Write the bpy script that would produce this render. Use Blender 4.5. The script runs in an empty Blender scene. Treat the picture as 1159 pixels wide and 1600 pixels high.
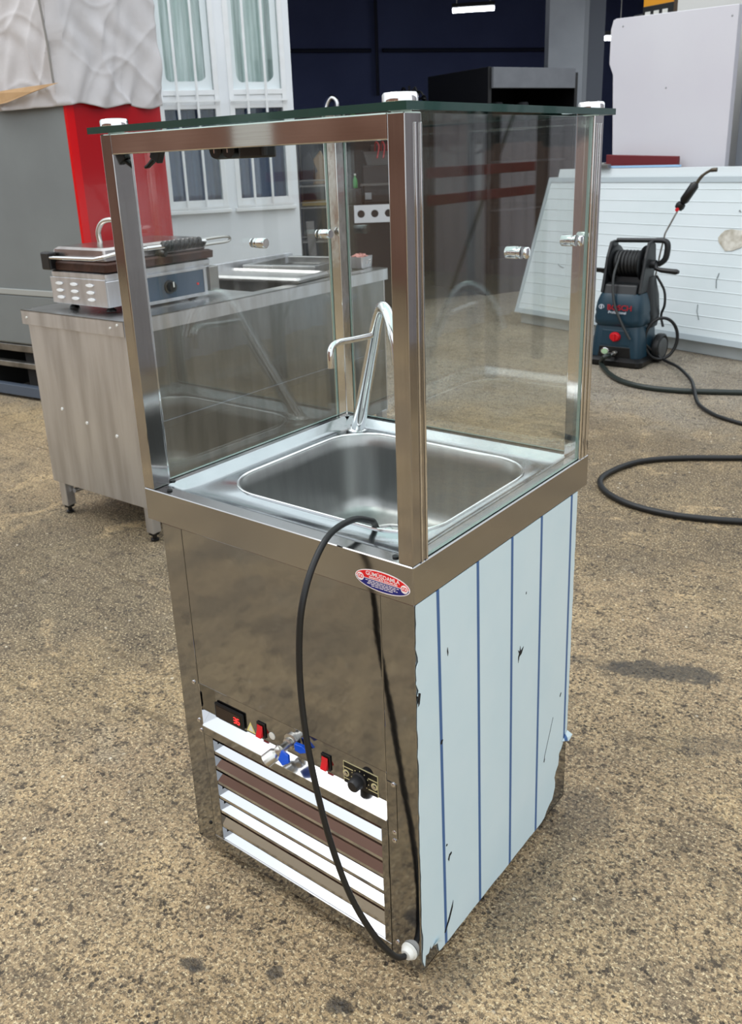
import bpy, bmesh, math, random
from mathutils import Vector, Matrix
random.seed(7)
S = bpy.context.scene
COL = S.collection

# ---------------------------------------------------------------- camera
cam = bpy.data.cameras.new('camera'); camo = bpy.data.objects.new('camera', cam); COL.objects.link(camo)
RX = Vector((0.78613161, 0.61685915, -0.03849515)); DN = Vector((0.17140797, -0.27743744, -0.94532945)); FW = Vector((-0.59381512, 0.73655499, -0.32383691))
M = Matrix((RX, -DN, -FW)).transposed().to_4x4(); M.translation = Vector((0.65304, -0.92182, 1.35744)); camo.matrix_world = M
cam.sensor_fit = 'HORIZONTAL'; cam.sensor_width = 36.0; cam.lens = 36.0 * 1366.7 / 1159.0
cam.shift_x = (579.5 - 561.42) / 1159.0; cam.shift_y = -(800 - 713.53) / 1159.0
cam.clip_start = 0.02; cam.clip_end = 200
cam.dof.use_dof = True; cam.dof.focus_distance = 1.3; cam.dof.aperture_fstop = 18.0
S.camera = camo
# ---------------------------------------------------------------- overcast sky, exposure
W = bpy.data.worlds.new('overcast_sky'); S.world = W; W.use_nodes = True
nt = W.node_tree; nt.nodes.clear()
tc = nt.nodes.new('ShaderNodeTexCoord'); sx = nt.nodes.new('ShaderNodeSeparateXYZ'); nt.links.new(tc.outputs['Generated'], sx.inputs[0])
mr = nt.nodes.new('ShaderNodeMapRange'); nt.links.new(sx.outputs['Z'], mr.inputs['Value'])
for k, v in (('From Min', 0.0), ('From Max', 1.0), ('To Min', 1.05), ('To Max', 1.35)): mr.inputs[k].default_value = v
bg = nt.nodes.new('ShaderNodeBackground'); bg.inputs['Color'].default_value = (0.90, 0.955, 1.0, 1)
nt.links.new(mr.outputs[0], bg.inputs['Strength'])
wo = nt.nodes.new('ShaderNodeOutputWorld'); nt.links.new(bg.outputs[0], wo.inputs[0])
sun = bpy.data.lights.new('veiled_sun', 'SUN'); sun.energy = 0.7; sun.angle = math.radians(35); sun.color = (1, .97, .93)
suno = bpy.data.objects.new('veiled_sun', sun); COL.objects.link(suno); suno.rotation_euler = (math.radians(30), math.radians(-12), math.radians(-20))
S.view_settings.view_transform = 'Standard'; S.view_settings.look = 'None'; S.view_settings.gamma = 1.0; S.view_settings.use_curve_mapping = False
S.view_settings.exposure = 0.45
S.cycles.transparent_max_bounces = 20; S.cycles.max_bounces = 8

# ---------------------------------------------------------------- materials
def hexc(h):
    c = [int(h[i:i+2], 16) / 255 for i in (0, 2, 4)]
    return tuple(((x / 12.92) if x <= .04045 else ((x + .055) / 1.055) ** 2.4) for x in c) + (1,)
MATS = {}
def mat(name, col, rough=.5, metal=0., noise=None, bump=None, stretch=None, emit=None, spec=.5, rvar=0, coat=0):
    """noise=(scale, colour2, amount); bump=(scale, strength); stretch scales the noise coordinates"""
    if name in MATS: return MATS[name]
    m = bpy.data.materials.new(name); m.use_nodes = True; MATS[name] = m
    n = m.node_tree; b = n.nodes['Principled BSDF']; L = n.links.new
    c = hexc(col) if isinstance(col, str) else col
    b.inputs['Base Color'].default_value = c; b.inputs['Roughness'].default_value = rough; b.inputs['Metallic'].default_value = metal
    b.inputs['Specular IOR Level'].default_value = spec; b.inputs['Coat Weight'].default_value = coat
    if noise or bump or rvar:
        t = n.nodes.new('ShaderNodeTexCoord'); mp = n.nodes.new('ShaderNodeMapping'); L(t.outputs['Object'], mp.inputs[0])
        if stretch: mp.inputs['Scale'].default_value = stretch
    if noise:
        x = n.nodes.new('ShaderNodeTexNoise'); x.inputs['Scale'].default_value = noise[0]; x.inputs['Detail'].default_value = 6; L(mp.outputs[0], x.inputs['Vector'])
        r = n.nodes.new('ShaderNodeValToRGB'); r.color_ramp.elements[0].position = .38; r.color_ramp.elements[1].position = .68; L(x.outputs[0], r.inputs[0])
        mx = n.nodes.new('ShaderNodeMix'); mx.data_type = 'RGBA'; mu = n.nodes.new('ShaderNodeMath'); mu.operation = 'MULTIPLY'; mu.inputs[1].default_value = noise[2]
        L(r.outputs[0], mu.inputs[0]); L(mu.outputs[0], mx.inputs[0]); mx.inputs[6].default_value = c; mx.inputs[7].default_value = hexc(noise[1]); L(mx.outputs[2], b.inputs['Base Color'])
        if rvar:
            rr = n.nodes.new('ShaderNodeMapRange'); L(x.outputs[0], rr.inputs[0]); rr.inputs['To Min'].default_value = max(.02, rough - rvar); rr.inputs['To Max'].default_value = rough + rvar; L(rr.outputs[0], b.inputs['Roughness'])
    if bump:
        y = n.nodes.new('ShaderNodeTexNoise'); y.inputs['Scale'].default_value = bump[0]; y.inputs['Detail'].default_value = 3; L(mp.outputs[0], y.inputs['Vector'])
        bp = n.nodes.new('ShaderNodeBump'); bp.inputs['Strength'].default_value = bump[1]; bp.inputs['Distance'].default_value = .01; L(y.outputs[0], bp.inputs['Height']); L(bp.outputs[0], b.inputs['Normal'])
    if emit: b.inputs['Emission Color'].default_value = hexc(col); b.inputs['Emission Strength'].default_value = emit
    return m
def glassmat(name, tint, refl=1.0):
    m = bpy.data.materials.new(name); m.use_nodes = True; n = m.node_tree; n.nodes.clear(); L = n.links.new
    lw = n.nodes.new('ShaderNodeLayerWeight'); lw.inputs[0].default_value = .5
    pw = n.nodes.new('ShaderNodeMath'); pw.operation = 'POWER'; pw.inputs[1].default_value = 5; L(lw.outputs['Facing'], pw.inputs[0])
    ma = n.nodes.new('ShaderNodeMath'); ma.operation = 'MULTIPLY_ADD'; ma.inputs[1].default_value = .957 * refl; ma.inputs[2].default_value = .043 * refl; L(pw.outputs[0], ma.inputs[0])
    tr = n.nodes.new('ShaderNodeBsdfTransparent'); tr.inputs[0].default_value = tint
    gl = n.nodes.new('ShaderNodeBsdfGlossy'); gl.inputs['Roughness'].default_value = 0.0; gl.inputs[0].default_value = (.97, 1, .985, 1)
    mx = n.nodes.new('ShaderNodeMixShader'); L(ma.outputs[0], mx.inputs[0]); L(tr.outputs[0], mx.inputs[1]); L(gl.outputs[0], mx.inputs[2])
    o = n.nodes.new('ShaderNodeOutputMaterial'); L(mx.outputs[0], o.inputs[0]); MATS[name] = m
    return m
STEEL = mat('brushed_steel', (.44, .425, .415, 1), .08, 1, noise=(9, '8d857b', .15), stretch=(45, 45, 1), rvar=.03)
BARST = mat('brushed_bar_steel', (.58, .56, .54, 1), .05, 1, noise=(9, '8d857b', .15), stretch=(1, 1, 60), rvar=.02)
STEELH = mat('brushed_steel_horizontal', (.39, .388, .39, 1), .13, 1, noise=(9, '8d857b', .15), stretch=(1, 1, 60), rvar=.03)
DECK = mat('satin_deck_steel', (.47, .50, .52, 1), .17, 1, noise=(14, '8c9298', .15), rvar=.03)
BASIN = mat('satin_basin_steel', (.40, .405, .40, 1), .33, 1, noise=(6, '8a8b8b', .3), stretch=(8, 8, 1), rvar=.05)
POLISH = mat('polished_panel_steel', (.325, .328, .336, 1), .07, 1, bump=(16, .035), noise=(3, '8a8074', .06))
CHROME = mat('chrome', (.72, .72, .72, 1), .05, 1)
MIRROR = mat('mirror_post_steel', (.70, .69, .67, 1), .09, 1, bump=(14, .05))
SLATM = mat('bright_slat_steel', (.58, .59, .61, 1), .12, 1)
OLDST = mat('worn_table_steel', (.70, .715, .75, 1), .42, 1, noise=(3.5, 'a9a6a4', .6), stretch=(5, 5, .6), rvar=.06)
OLDTOP = mat('worn_top_steel', (.55, .55, .54, 1), .3, 1, noise=(6, '6d6c69', .5), rvar=.1)
DULL = mat('dull_grey_steel', (.36, .35, .33, 1), .4, 1, noise=(8, '3b3733', .5))
DARKST = mat('dark_scorched_steel', (.12, .115, .11, 1), .45, .8)
BLACK = mat('black_plastic', '0c0c0d', .35)
RUBBER = mat('black_rubber', '121314', .45)
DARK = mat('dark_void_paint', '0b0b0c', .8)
RUST = mat('rusty_iron', '4b2e22', .6, .4, noise=(14, '2a1a15', .8), bump=(40, .3))
RED = mat('red_switch', 'd01e28', .3)
WHITEP = mat('white_plastic', 'dcdcd6', .4)
BLUEP = mat('blue_handle_plastic', '0b4fc4', .35)
GREENEDGE = mat('green_glass_edge', '143c36', .12, spec=.6, coat=.6)
PALEEDGE = mat('pale_glass_edge', '7d938d', .15, spec=.6)
GLASS = glassmat('clear_glass', (.972, .984, .978, 1), 1.5)
TOPGLASS = glassmat('top_glass', (.85, .93, .90, 1), 1.0)
WINGLASS = glassmat('window_glass', (.93, .96, .96, 1), .75)

def filmmat():
    m = bpy.data.materials.new('protective_film'); m.use_nodes = True; n = m.node_tree; b = n.nodes['Principled BSDF']; L = n.links.new
    t = n.nodes.new('ShaderNodeTexCoord'); s = n.nodes.new('ShaderNodeSeparateXYZ'); L(t.outputs['Object'], s.inputs[0])
    z = n.nodes.new('ShaderNodeMath'); z.operation = 'MULTIPLY_ADD'; z.inputs[1].default_value = .022; L(s.outputs['Z'], z.inputs[0]); L(s.outputs['Y'], z.inputs[2])
    acc = None
    for c in (.0775, .194, .307, .415, .537):
        a = n.nodes.new('ShaderNodeMath'); a.operation = 'SUBTRACT'; a.inputs[1].default_value = c; L(z.outputs[0], a.inputs[0])
        d = n.nodes.new('ShaderNodeMath'); d.operation = 'ABSOLUTE'; L(a.outputs[0], d.inputs[0])
        e = n.nodes.new('ShaderNodeMapRange'); e.inputs['From Min'].default_value = .0033; e.inputs['From Max'].default_value = .0050; e.inputs['To Min'].default_value = 1; e.inputs['To Max'].default_value = 0; L(d.outputs[0], e.inputs[0])
        if acc is None: acc = e
        else:
            q = n.nodes.new('ShaderNodeMath'); q.operation = 'MAXIMUM'; L(acc.outputs[0], q.inputs[0]); L(e.outputs[0], q.inputs[1]); acc = q
    x = n.nodes.new('ShaderNodeTexNoise'); x.inputs['Scale'].default_value = 9; x.inputs['Detail'].default_value = 4; L(t.outputs['Object'], x.inputs['Vector'])
    m0 = n.nodes.new('ShaderNodeMix'); m0.data_type = 'RGBA'; m0.inputs[6].default_value = hexc('c0d6de'); m0.inputs[7].default_value = hexc('cfdfe4'); L(x.outputs[0], m0.inputs[0])
    mx = n.nodes.new('ShaderNodeMix'); mx.data_type = 'RGBA'; mx.inputs[7].default_value = hexc('365f92'); L(acc.outputs[0], mx.inputs[0]); L(m0.outputs[2], mx.inputs[6]); L(mx.outputs[2], b.inputs['Base Color'])
    b.inputs['Roughness'].default_value = .38
    y = n.nodes.new('ShaderNodeTexNoise'); y.inputs['Scale'].default_value = 12; L(t.outputs['Object'], y.inputs['Vector'])
    bp = n.nodes.new('ShaderNodeBump'); bp.inputs['Strength'].default_value = .06; bp.inputs['Distance'].default_value = .01; L(y.outputs[0], bp.inputs['Height']); L(bp.outputs[0], b.inputs['Normal'])
    return m
FILM = filmmat()

def groundmat():
    m = bpy.data.materials.new('weathered_concrete'); m.use_nodes = True; n = m.node_tree; b = n.nodes['Principled BSDF']; L = n.links.new
    t = n.nodes.new('ShaderNodeTexCoord')
    def noise(scale, detail=6, rough=.6, vec=None, dist=0):
        x = n.nodes.new('ShaderNodeTexNoise'); x.inputs['Scale'].default_value = scale; x.inputs['Detail'].default_value = detail; x.inputs['Roughness'].default_value = rough; x.inputs['Distortion'].default_value = dist
        L(vec or t.outputs['Object'], x.inputs['Vector']); return x.outputs[0]
    def ramp(v, a, bb):
        r = n.nodes.new('ShaderNodeMapRange'); r.interpolation_type = 'SMOOTHSTEP'; r.inputs['From Min'].default_value = a; r.inputs['From Max'].default_value = bb; L(v, r.inputs[0]); return r.outputs[0]
    def mix(f, c1, c2):
        x = n.nodes.new('ShaderNodeMix'); x.data_type = 'RGBA'
        if isinstance(f, float): x.inputs[0].default_value = f
        else: L(f, x.inputs[0])
        for i, c in ((6, c1), (7, c2)):
            if isinstance(c, str): x.inputs[i].default_value = hexc(c)
            else: L(c, x.inputs[i])
        return x.outputs[2]
    def math2(op, a, v):
        x = n.nodes.new('ShaderNodeMath'); x.operation = op
        for i, c in ((0, a), (1, v)):
            if isinstance(c, (int, float)): x.inputs[i].default_value = c
            else: L(c, x.inputs[i])
        return x.outputs[0]
    base = mix(ramp(noise(1.3, 5), .35, .65), 'b89f78', 'a08868')
    base = mix(ramp(noise(3.2, 6, .65), .42, .68), base, '84735c')
    base = mix(math2('MULTIPLY', ramp(noise(.8, 4), .48, .7), .8), base, 'c6aa78')
    def spot(x0, y0, ax, ay, rot, wob, sc):
        mq = n.nodes.new('ShaderNodeMapping'); mq.vector_type = 'TEXTURE'; mq.inputs['Location'].default_value = (x0, y0, 0); mq.inputs['Rotation'].default_value = (0, 0, rot); mq.inputs['Scale'].default_value = (ax, ay, 1); L(t.outputs['Object'], mq.inputs[0])
        ln = n.nodes.new('ShaderNodeVectorMath'); ln.operation = 'LENGTH'; L(mq.outputs[0], ln.inputs[0])
        return math2('ADD', ln.outputs['Value'], math2('MULTIPLY', math2('SUBTRACT', noise(sc, 5, .65), .5), wob))
    # greyer cement further out in the yard, browner worn patches left and right
    sp = n.nodes.new('ShaderNodeSeparateXYZ'); L(t.outputs['Object'], sp.inputs[0])
    base = mix(math2('MULTIPLY', ramp(spot(-2.0, .55, 1.2, .8, .3, 1.8, 3), 1.3, .3), .9), base, mix(ramp(noise(5, 5), .4, .65), '5a4f3d', '6d614b'))
    base = mix(math2('MULTIPLY', ramp(spot(-.5, 2.6, 1.0, 1.0, .3, 2.2, 2.5), 1.5, .6), .9), base, mix(ramp(noise(4, 6, .7), .42, .6), '5e4f3a', '7f6d50'))
    far = math2('ADD', math2('MULTIPLY', sp.outputs['X'], -.35), math2('MULTIPLY', sp.outputs['Y'], .8))
    far = math2('ADD', far, math2('MULTIPLY', noise(1.6, 6, .65), 2.2))
    farmix = (math2('MULTIPLY', ramp(far, 3.7, 4.7), .92), mix(ramp(noise(2.2, 5), .35, .7), '908c83', '78726a'))
    base = mix(math2('MULTIPLY', ramp(noise(5.5, 5, .72, None, .6), .52, .64), .5), base, '6e5f4b')
    base = mix(math2('MULTIPLY', ramp(noise(4.2, 5, .7, None, .8), .55, .68), .6), base, 'd2b587')
    base = mix(math2('MULTIPLY', ramp(noise(2.3, 5, .7, None, .5), .58, .7), .5), base, 'a89c86')
    base = mix(farmix[0], base, farmix[1])
    # fine grit
    base = mix(math2('MULTIPLY', ramp(noise(95, 2, .75), .47, .60), .8), base, '564a3b')
    base = mix(math2('MULTIPLY', ramp(noise(150, 2, .7), .53, .66), .75), base, 'e6d3ab')
    base = mix(math2('MULTIPLY', ramp(noise(230, 1, .6), .54, .66), .6), base, '4a4034')
    vo = n.nodes.new('ShaderNodeTexVoronoi'); vo.inputs['Scale'].default_value = 75; L(t.outputs['Object'], vo.inputs['Vector'])
    pit = math2('MULTIPLY', ramp(vo.outputs['Distance'], .36, .2), ramp(noise(8, 4, .75), .48, .58))
    base = mix(math2('MULTIPLY', pit, .85), base, '2d2722')
    base = mix(math2('MULTIPLY', ramp(noise(30, 5, .8), .55, .62), .85), base, '332b24')
    base = mix(math2('MULTIPLY', ramp(noise(9, 6, .75), .55, .65), .5), base, '4d4234')
    vw = n.nodes.new('ShaderNodeTexVoronoi'); vw.inputs['Scale'].default_value = 24; L(t.outputs['Object'], vw.inputs['Vector'])
    base = mix(math2('MULTIPLY', ramp(vw.outputs['Distance'], .13, .08), ramp(noise(11, 3), .52, .6)), base, 'd6cbb5')
    # drag marks left by the broom
    mp = n.nodes.new('ShaderNodeMapping'); mp.inputs['Rotation'].default_value = (0, 0, .65); mp.inputs['Scale'].default_value = (1.0, 40, 1); L(t.outputs['Object'], mp.inputs[0])
    lines = math2('MULTIPLY', ramp(noise(1.6, 5, .6, mp.outputs[0], .4), .5, .68), ramp(noise(.9, 3), .42, .6))
    base = mix(math2('MULTIPLY', lines, .6), base, '55462f')
    # damp stains, and fainter dark patches along the cabinet's right base
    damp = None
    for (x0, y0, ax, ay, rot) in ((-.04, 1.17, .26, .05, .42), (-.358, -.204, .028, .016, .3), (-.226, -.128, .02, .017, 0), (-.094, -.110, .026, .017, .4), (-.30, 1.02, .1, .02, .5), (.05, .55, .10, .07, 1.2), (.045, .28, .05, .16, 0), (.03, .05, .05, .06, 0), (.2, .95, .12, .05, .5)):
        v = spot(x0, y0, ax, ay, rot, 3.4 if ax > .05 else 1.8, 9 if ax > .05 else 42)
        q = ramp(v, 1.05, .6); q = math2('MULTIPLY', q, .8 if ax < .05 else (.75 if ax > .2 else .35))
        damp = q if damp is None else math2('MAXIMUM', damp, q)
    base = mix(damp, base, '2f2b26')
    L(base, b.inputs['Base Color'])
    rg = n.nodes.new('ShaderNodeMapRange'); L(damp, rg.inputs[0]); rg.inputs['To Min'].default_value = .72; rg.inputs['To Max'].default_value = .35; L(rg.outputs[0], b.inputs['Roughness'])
    h = math2('ADD', math2('MULTIPLY', noise(60, 4, .7), 1.0), math2('MULTIPLY', noise(9, 5), 1.2)); h = math2('SUBTRACT', h, math2('MULTIPLY', pit, .5))
    bp = n.nodes.new('ShaderNodeBump'); bp.inputs['Strength'].default_value = .7; bp.inputs['Distance'].default_value = .012; L(h, bp.inputs['Height']); L(bp.outputs[0], b.inputs['Normal'])
    return m
GROUND = groundmat()

# ---------------------------------------------------------------- mesh helpers
class MB:
    def __init__(s): s.v = []; s.f = []; s.mi = []; s.sm = []
    def add(s, vs, fs, mi=0, smooth=False):
        o = len(s.v); s.v += [tuple(p) for p in vs]
        for f in fs: s.f.append(tuple(i + o for i in f)); s.mi.append(mi); s.sm.append(smooth)
        return s
    def box(s, a, b, mi=0, T=None):
        (x0, y0, z0), (x1, y1, z1) = a, b
        vs = [Vector(p) for p in ((x0,y0,z0),(x1,y0,z0),(x1,y1,z0),(x0,y1,z0),(x0,y0,z1),(x1,y0,z1),(x1,y1,z1),(x0,y1,z1))]
        if T: vs = [T @ p for p in vs]
        return s.add(vs, ((0,3,2,1),(4,5,6,7),(0,1,5,4),(1,2,6,5),(2,3,7,6),(3,0,4,7)), mi)
    def tube(s, pts, r, n=10, cap=True, mi=0, closed=False):
        P = [Vector(p) for p in pts]; m = len(P); rs = r if isinstance(r, (list, tuple)) else [r] * m
        T = []
        for i in range(m):
            a = P[i-1] if (i or closed) else P[i]; b = P[(i+1) % m] if (i < m-1 or closed) else P[i]
            T.append((b - a).normalized())
        u = T[0].orthogonal().normalized(); vs = []
        for i in range(m):
            u = (u - T[i] * u.dot(T[i])).normalized(); w = T[i].cross(u)
            for k in range(n):
                a = 2*math.pi*k/n; vs.append(P[i] + (u*math.cos(a) + w*math.sin(a)) * rs[i])
        fs = []
        for i in range(m if closed else m-1):
            j = (i+1) % m
            for k in range(n): fs.append((i*n+k, i*n+(k+1)%n, j*n+(k+1)%n, j*n+k))
        s.add(vs, fs, mi, True)
        if cap and not closed:
            s.add([vs[k] for k in range(n)], [tuple(range(n-1, -1, -1))], mi); s.add([vs[(m-1)*n+k] for k in range(n)], [tuple(range(n))], mi)
        return s
    def lathe(s, prof, c, axis=(0,0,1), n=24, mi=0, cap=True):
        ax = Vector(axis).normalized(); u = ax.orthogonal().normalized(); w = ax.cross(u); c = Vector(c); vs = []
        for (r, h) in prof:
            for k in range(n):
                a = 2*math.pi*k/n; vs.append(c + ax*h + (u*math.cos(a) + w*math.sin(a)) * r)
        fs = [(i*n+k, i*n+(k+1)%n, (i+1)*n+(k+1)%n, (i+1)*n+k) for i in range(len(prof)-1) for k in range(n)]
        s.add(vs, fs, mi, True)
        if cap:
            if prof[0][0] > 1e-5: s.add(vs[:n], [tuple(range(n-1,-1,-1))], mi)
            if prof[-1][0] > 1e-5: s.add(vs[-n:], [tuple(range(n))], mi)
        return s
    def prism(s, poly, d, mi=0):
        """poly: 3-D outline; d: extrusion vector"""
        P = [Vector(p) for p in poly]; d = Vector(d); n = len(P)
        s.add(P + [p + d for p in P], [tuple(range(n-1,-1,-1)), tuple(range(n, 2*n))] + [(i, (i+1)%n, n+(i+1)%n, n+i) for i in range(n)], mi); return s
    def loops(s, Ls, mi=0, smooth=True, caplast=False):
        n = len(Ls[0]); vs = [p for l in Ls for p in l]
        fs = [(i*n+k, i*n+(k+1)%n, (i+1)*n+(k+1)%n, (i+1)*n+k) for i in range(len(Ls)-1) for k in range(n)]
        if caplast: fs.append(tuple((len(Ls)-1)*n+k for k in range(n)))
        return s.add(vs, fs, mi, smooth)
    def build(s, name, mats, parent=None, bevel=0, seg=2, fix=True, sub=0):
        me = bpy.data.meshes.new(name); me.from_pydata(s.v, [], s.f); 
        if not isinstance(mats, (list, tuple)): mats = [mats]
        for m in mats: me.materials.append(m)
        me.polygons.foreach_set('material_index', s.mi); me.polygons.foreach_set('use_smooth', s.sm)
        if fix:
            bm = bmesh.new(); bm.from_mesh(me); bmesh.ops.remove_doubles(bm, verts=bm.verts, dist=1e-6); bmesh.ops.recalc_face_normals(bm, faces=bm.faces); bm.to_mesh(me); bm.free()
        if any(s.sm): me.set_sharp_from_angle(angle=math.radians(42))
        me.update(); o = bpy.data.objects.new(name, me); COL.objects.link(o)
        if parent is not None: o.parent = parent
        if bevel:
            b = o.modifiers.new('bevel', 'BEVEL'); b.width = bevel; b.segments = seg; b.limit_method = 'ANGLE'; b.angle_limit = math.radians(40)
        if sub: q = o.modifiers.new('sub', 'SUBSURF'); q.levels = sub; q.render_levels = sub
        return o
def tag(o, label, cat, group=None, kind=None):
    o['label'] = label; o['category'] = cat
    if group: o['group'] = group
    if kind: o['kind'] = kind
    return o
def thing(name, label, cat, loc=(0,0,0), rz=0, group=None):
    o = bpy.data.objects.new(name, None); COL.objects.link(o); o.location = loc; o.rotation_euler = (0,0,rz); o.empty_display_size = .1
    return tag(o, label, cat, group)
def struct(o, label=None, cat=None):
    o['kind'] = 'structure'
    if label: o['label'] = label
    if cat: o['category'] = cat
    return o
def spline(P, k=6):
    P = [Vector(p) for p in P]; out = []
    for i in range(len(P)-1):
        a = P[max(i-1,0)]; b = P[i]; c = P[i+1]; d = P[min(i+2,len(P)-1)]
        for j in range(k):
            t = j/k; out.append(.5*((2*b)+(c-a)*t+(2*a-5*b+4*c-d)*t*t+(3*b-a-3*c+d)*t*t*t))
    out.append(P[-1]); return out
def rrect(x0, x1, y0, y1, r, z, n=10):
    o = []
    for cx, cy, a0 in ((x1-r, y0+r, -90), (x1-r, y1-r, 0), (x0+r, y1-r, 90), (x0+r, y0+r, 180)):
        for k in range(n+1):
            a = math.radians(a0 + 90*k/n); o.append((cx + r*math.cos(a), cy + r*math.sin(a), z))
    return o
def text(s, size, name, m, parent, Mx, ext=.0002, align='CENTER', sx=1.0, bold=0):
    cu = bpy.data.curves.new(name, 'FONT'); cu.body = s; cu.size = size; cu.align_x = align; cu.align_y = 'CENTER'; cu.extrude = ext; cu.offset = bold; cu.resolution_u = 3
    t = bpy.data.objects.new(name, cu); COL.objects.link(t); bpy.context.view_layer.update()
    me = bpy.data.meshes.new_from_object(t.evaluated_get(bpy.context.evaluated_depsgraph_get())); bpy.data.objects.remove(t); bpy.data.curves.remove(cu)
    me.transform(Mx @ Matrix.Diagonal((sx, 1, 1, 1))); me.materials.clear(); me.materials.append(m)
    o = bpy.data.objects.new(name, me); COL.objects.link(o); o.parent = parent; return o
def copychild(o, parent, loc):
    c = o.copy(); COL.objects.link(c); c.parent = parent; c.location = loc; return c
FRONT = lambda x, y, z: Matrix.Translation((x, y, z)) @ Matrix.Rotation(math.radians(90), 4, 'X')   # text plane that faces -Y

# ================================================================ SETTING
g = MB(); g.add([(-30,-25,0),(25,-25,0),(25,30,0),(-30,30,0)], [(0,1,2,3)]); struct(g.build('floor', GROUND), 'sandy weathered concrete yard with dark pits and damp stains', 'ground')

BO = Vector((-4.701, 5.022, 0)); BA = math.atan2(.831, .554)      # right corner of the white building; its facade runs along local -x
def bthing(name, label, cat): return thing(name, label, cat, BO, BA)
WHITEWALL = mat('white_render', 'eceff2', .75, noise=(1.6, 'dfe5ea', .6), bump=(6, .12))
WHITEFR = mat('white_painted_iron', 'eceff1', .5, noise=(6, 'd0ccc4', .25))
BLIND = mat('pale_green_blind', 'bccac5', .7, noise=(5, 'f2f5f4', .9), stretch=(7, 1, .4))
NAVYCURT = mat('navy_curtain', '1f3560', .8, noise=(4, '52688a', .5), stretch=(7, 1, .3))
FROST = mat('frosted_pane', 'e6eef0', .55)
INT = mat('dark_navy_wall', '56618c', .85, noise=(.7, '454e76', .7))
INTC = mat('dark_ceiling', '12141c', .9)
PATCH = mat('dark_smudge', '6d757c', .8)

wl = bpy.data.objects.new('wall_building', None); COL.objects.link(wl); wl.location = BO; wl.rotation_euler = (0,0,BA); struct(wl, 'white rendered building front with barred windows', 'wall')
# openings: local x ranges, z ranges (upper and lower light of each window)
WIN = [(-1.125, -.625), (-.545, -.055)]
ZU = (1.93, 3.0); ZL = (1.08, 1.775)
m = MB(); T = .25
def wb(x0, x1, z0, z1): m.box((x0, 0, z0), (x1, T, z1))
wb(-7, WIN[0][0], 0, 4.4); wb(WIN[0][1], WIN[1][0], 0, 4.4); wb(WIN[1][1], 0.0, 0, 4.4)
for a, b in WIN: wb(a, b, 0, .99); wb(a, b, 3.02, 4.4)
m.build('wall_front', WHITEWALL, wl)
MB().box((-.12, T, 0), (0, 6, 4.4)).build('wall_return', INT, wl)
for k, (a, b) in enumerate(WIN):
    w = bpy.data.objects.new('window_%d' % (k+1), None); COL.objects.link(w); w.location = BO; w.rotation_euler = (0,0,BA)
    struct(w, ['white iron window with vertical bars, nearer the red cabinet', 'white iron window with vertical bars, beside the dark workshop opening'][k], 'window')
    f = MB()
    for x in (a, b-.04): f.box((x, -.012, .985), (x+.04, .06, 3.02))
    for z0, z1 in ((.985, 1.06), (1.78, 1.815), (1.885, 1.925), (2.98, 3.02)): f.box((a+.04, -.012, z0), (b-.04, .06, z1))
    f.box((a+.04, .0, 1.815), (b-.04, .05, 1.885))
    f.build('window_frame', WHITEFR, w, .003)
    MB().box((a-.02, -.05, .955), (b+.02, .02, .985)).build('window_sill', WHITEFR, w, .004)
    for z0, z1, nm in ((1.06, 1.78, 'pane'), (1.925, 2.98, 'pane')):
        MB().box((a+.04, .035, z0), (b-.04, .041, z1)).build(nm, WINGLASS, w)
    # what hangs behind the panes
    gx = [a+.02 + (b-a-.04)*i/40 for i in range(41)]
    for z0, z1, mm, nm in ((1.02, 1.80, NAVYCURT, 'curtain'), (1.90, 3.0, BLIND, 'blind')):
        c = MB(); vs = []
        for x in gx:
            y = .13 + .012*math.sin(x*90 + k*2) + .008*math.sin(x*37); vs += [(x, y, z0), (x, y, z1)]
        c.add(vs, [(2*i, 2*i+2, 2*i+3, 2*i+1) for i in range(40)], 0, True); c.build(nm, mm, w, fix=False)
    # frosted rim left on the upper pane
    fr = MB(); ia, ib = a+.045, b-.045
    out = rrect(ia, ib, 1.928, 2.975, .004, 0, 8); inn = rrect(ia+.035, ib-.05, 1.985, 2.93, .06, 0, 8)
    fr.loops([[(p[0], .031, p[1]) for p in out], [(p[0] + .008*math.sin(p[1]*23), .031, p[1] + .012*math.sin(p[0]*31)) for p in inn]], smooth=False); fr.build('frosted_border', FROST, w, fix=False)
    for q in (.31, .63):
        x = a + (b-a)*q
        MB().tube([(x, -.035, .975), (x, -.035, 3.03)], .011, 8).build('bar', WHITEFR, w)
    for z in (1.0, 1.84):
        MB().box((a, -.045, z-.008), (b, -.028, z+.008)).build('bar', WHITEFR, w)
# interior of the workshop
def rs(B_, nm, m_, label, cat='wall'):
    o = B_.build(nm, m_); o.location = BO; o.rotation_euler = (0,0,BA); return struct(o, label, cat)
rs(MB().box((-.1, 7.0, 0), (9, 7.2, 4.4)), 'wall_back', INT, 'dark navy rear wall of the workshop', 'wall')
rs(MB().box((9, 0, 0), (9.2, 7.2, 4.4)), 'wall_side', INT, 'dark navy side wall of the workshop', 'wall')
rs(MB().box((0, 0, 3.5), (9, .25, 4.4)), 'trim_1', WHITEWALL, 'white lintel over the workshop opening', 'lintel')
rs(MB().box((-7, .25, 4.4), (9.2, 7.2, 4.5)), 'ceiling', INTC, 'dark workshop ceiling', 'ceiling')
rs(MB().box((-7, 1.5, 0), (-.12, 1.6, 4.4)), 'wall_office', INT, 'dark wall behind the barred windows', 'wall')
fl = MB(); fl.add([(0, .3, .004), (9, .3, .004), (9, 7, .004), (0, 7, .004)], [(0,1,2,3)]); rs(fl, 'floor_workshop', mat('workshop_floor', '56544f', .6, noise=(2, '3f3d39', .8)), 'grey concrete floor inside the workshop', 'floor')
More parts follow.
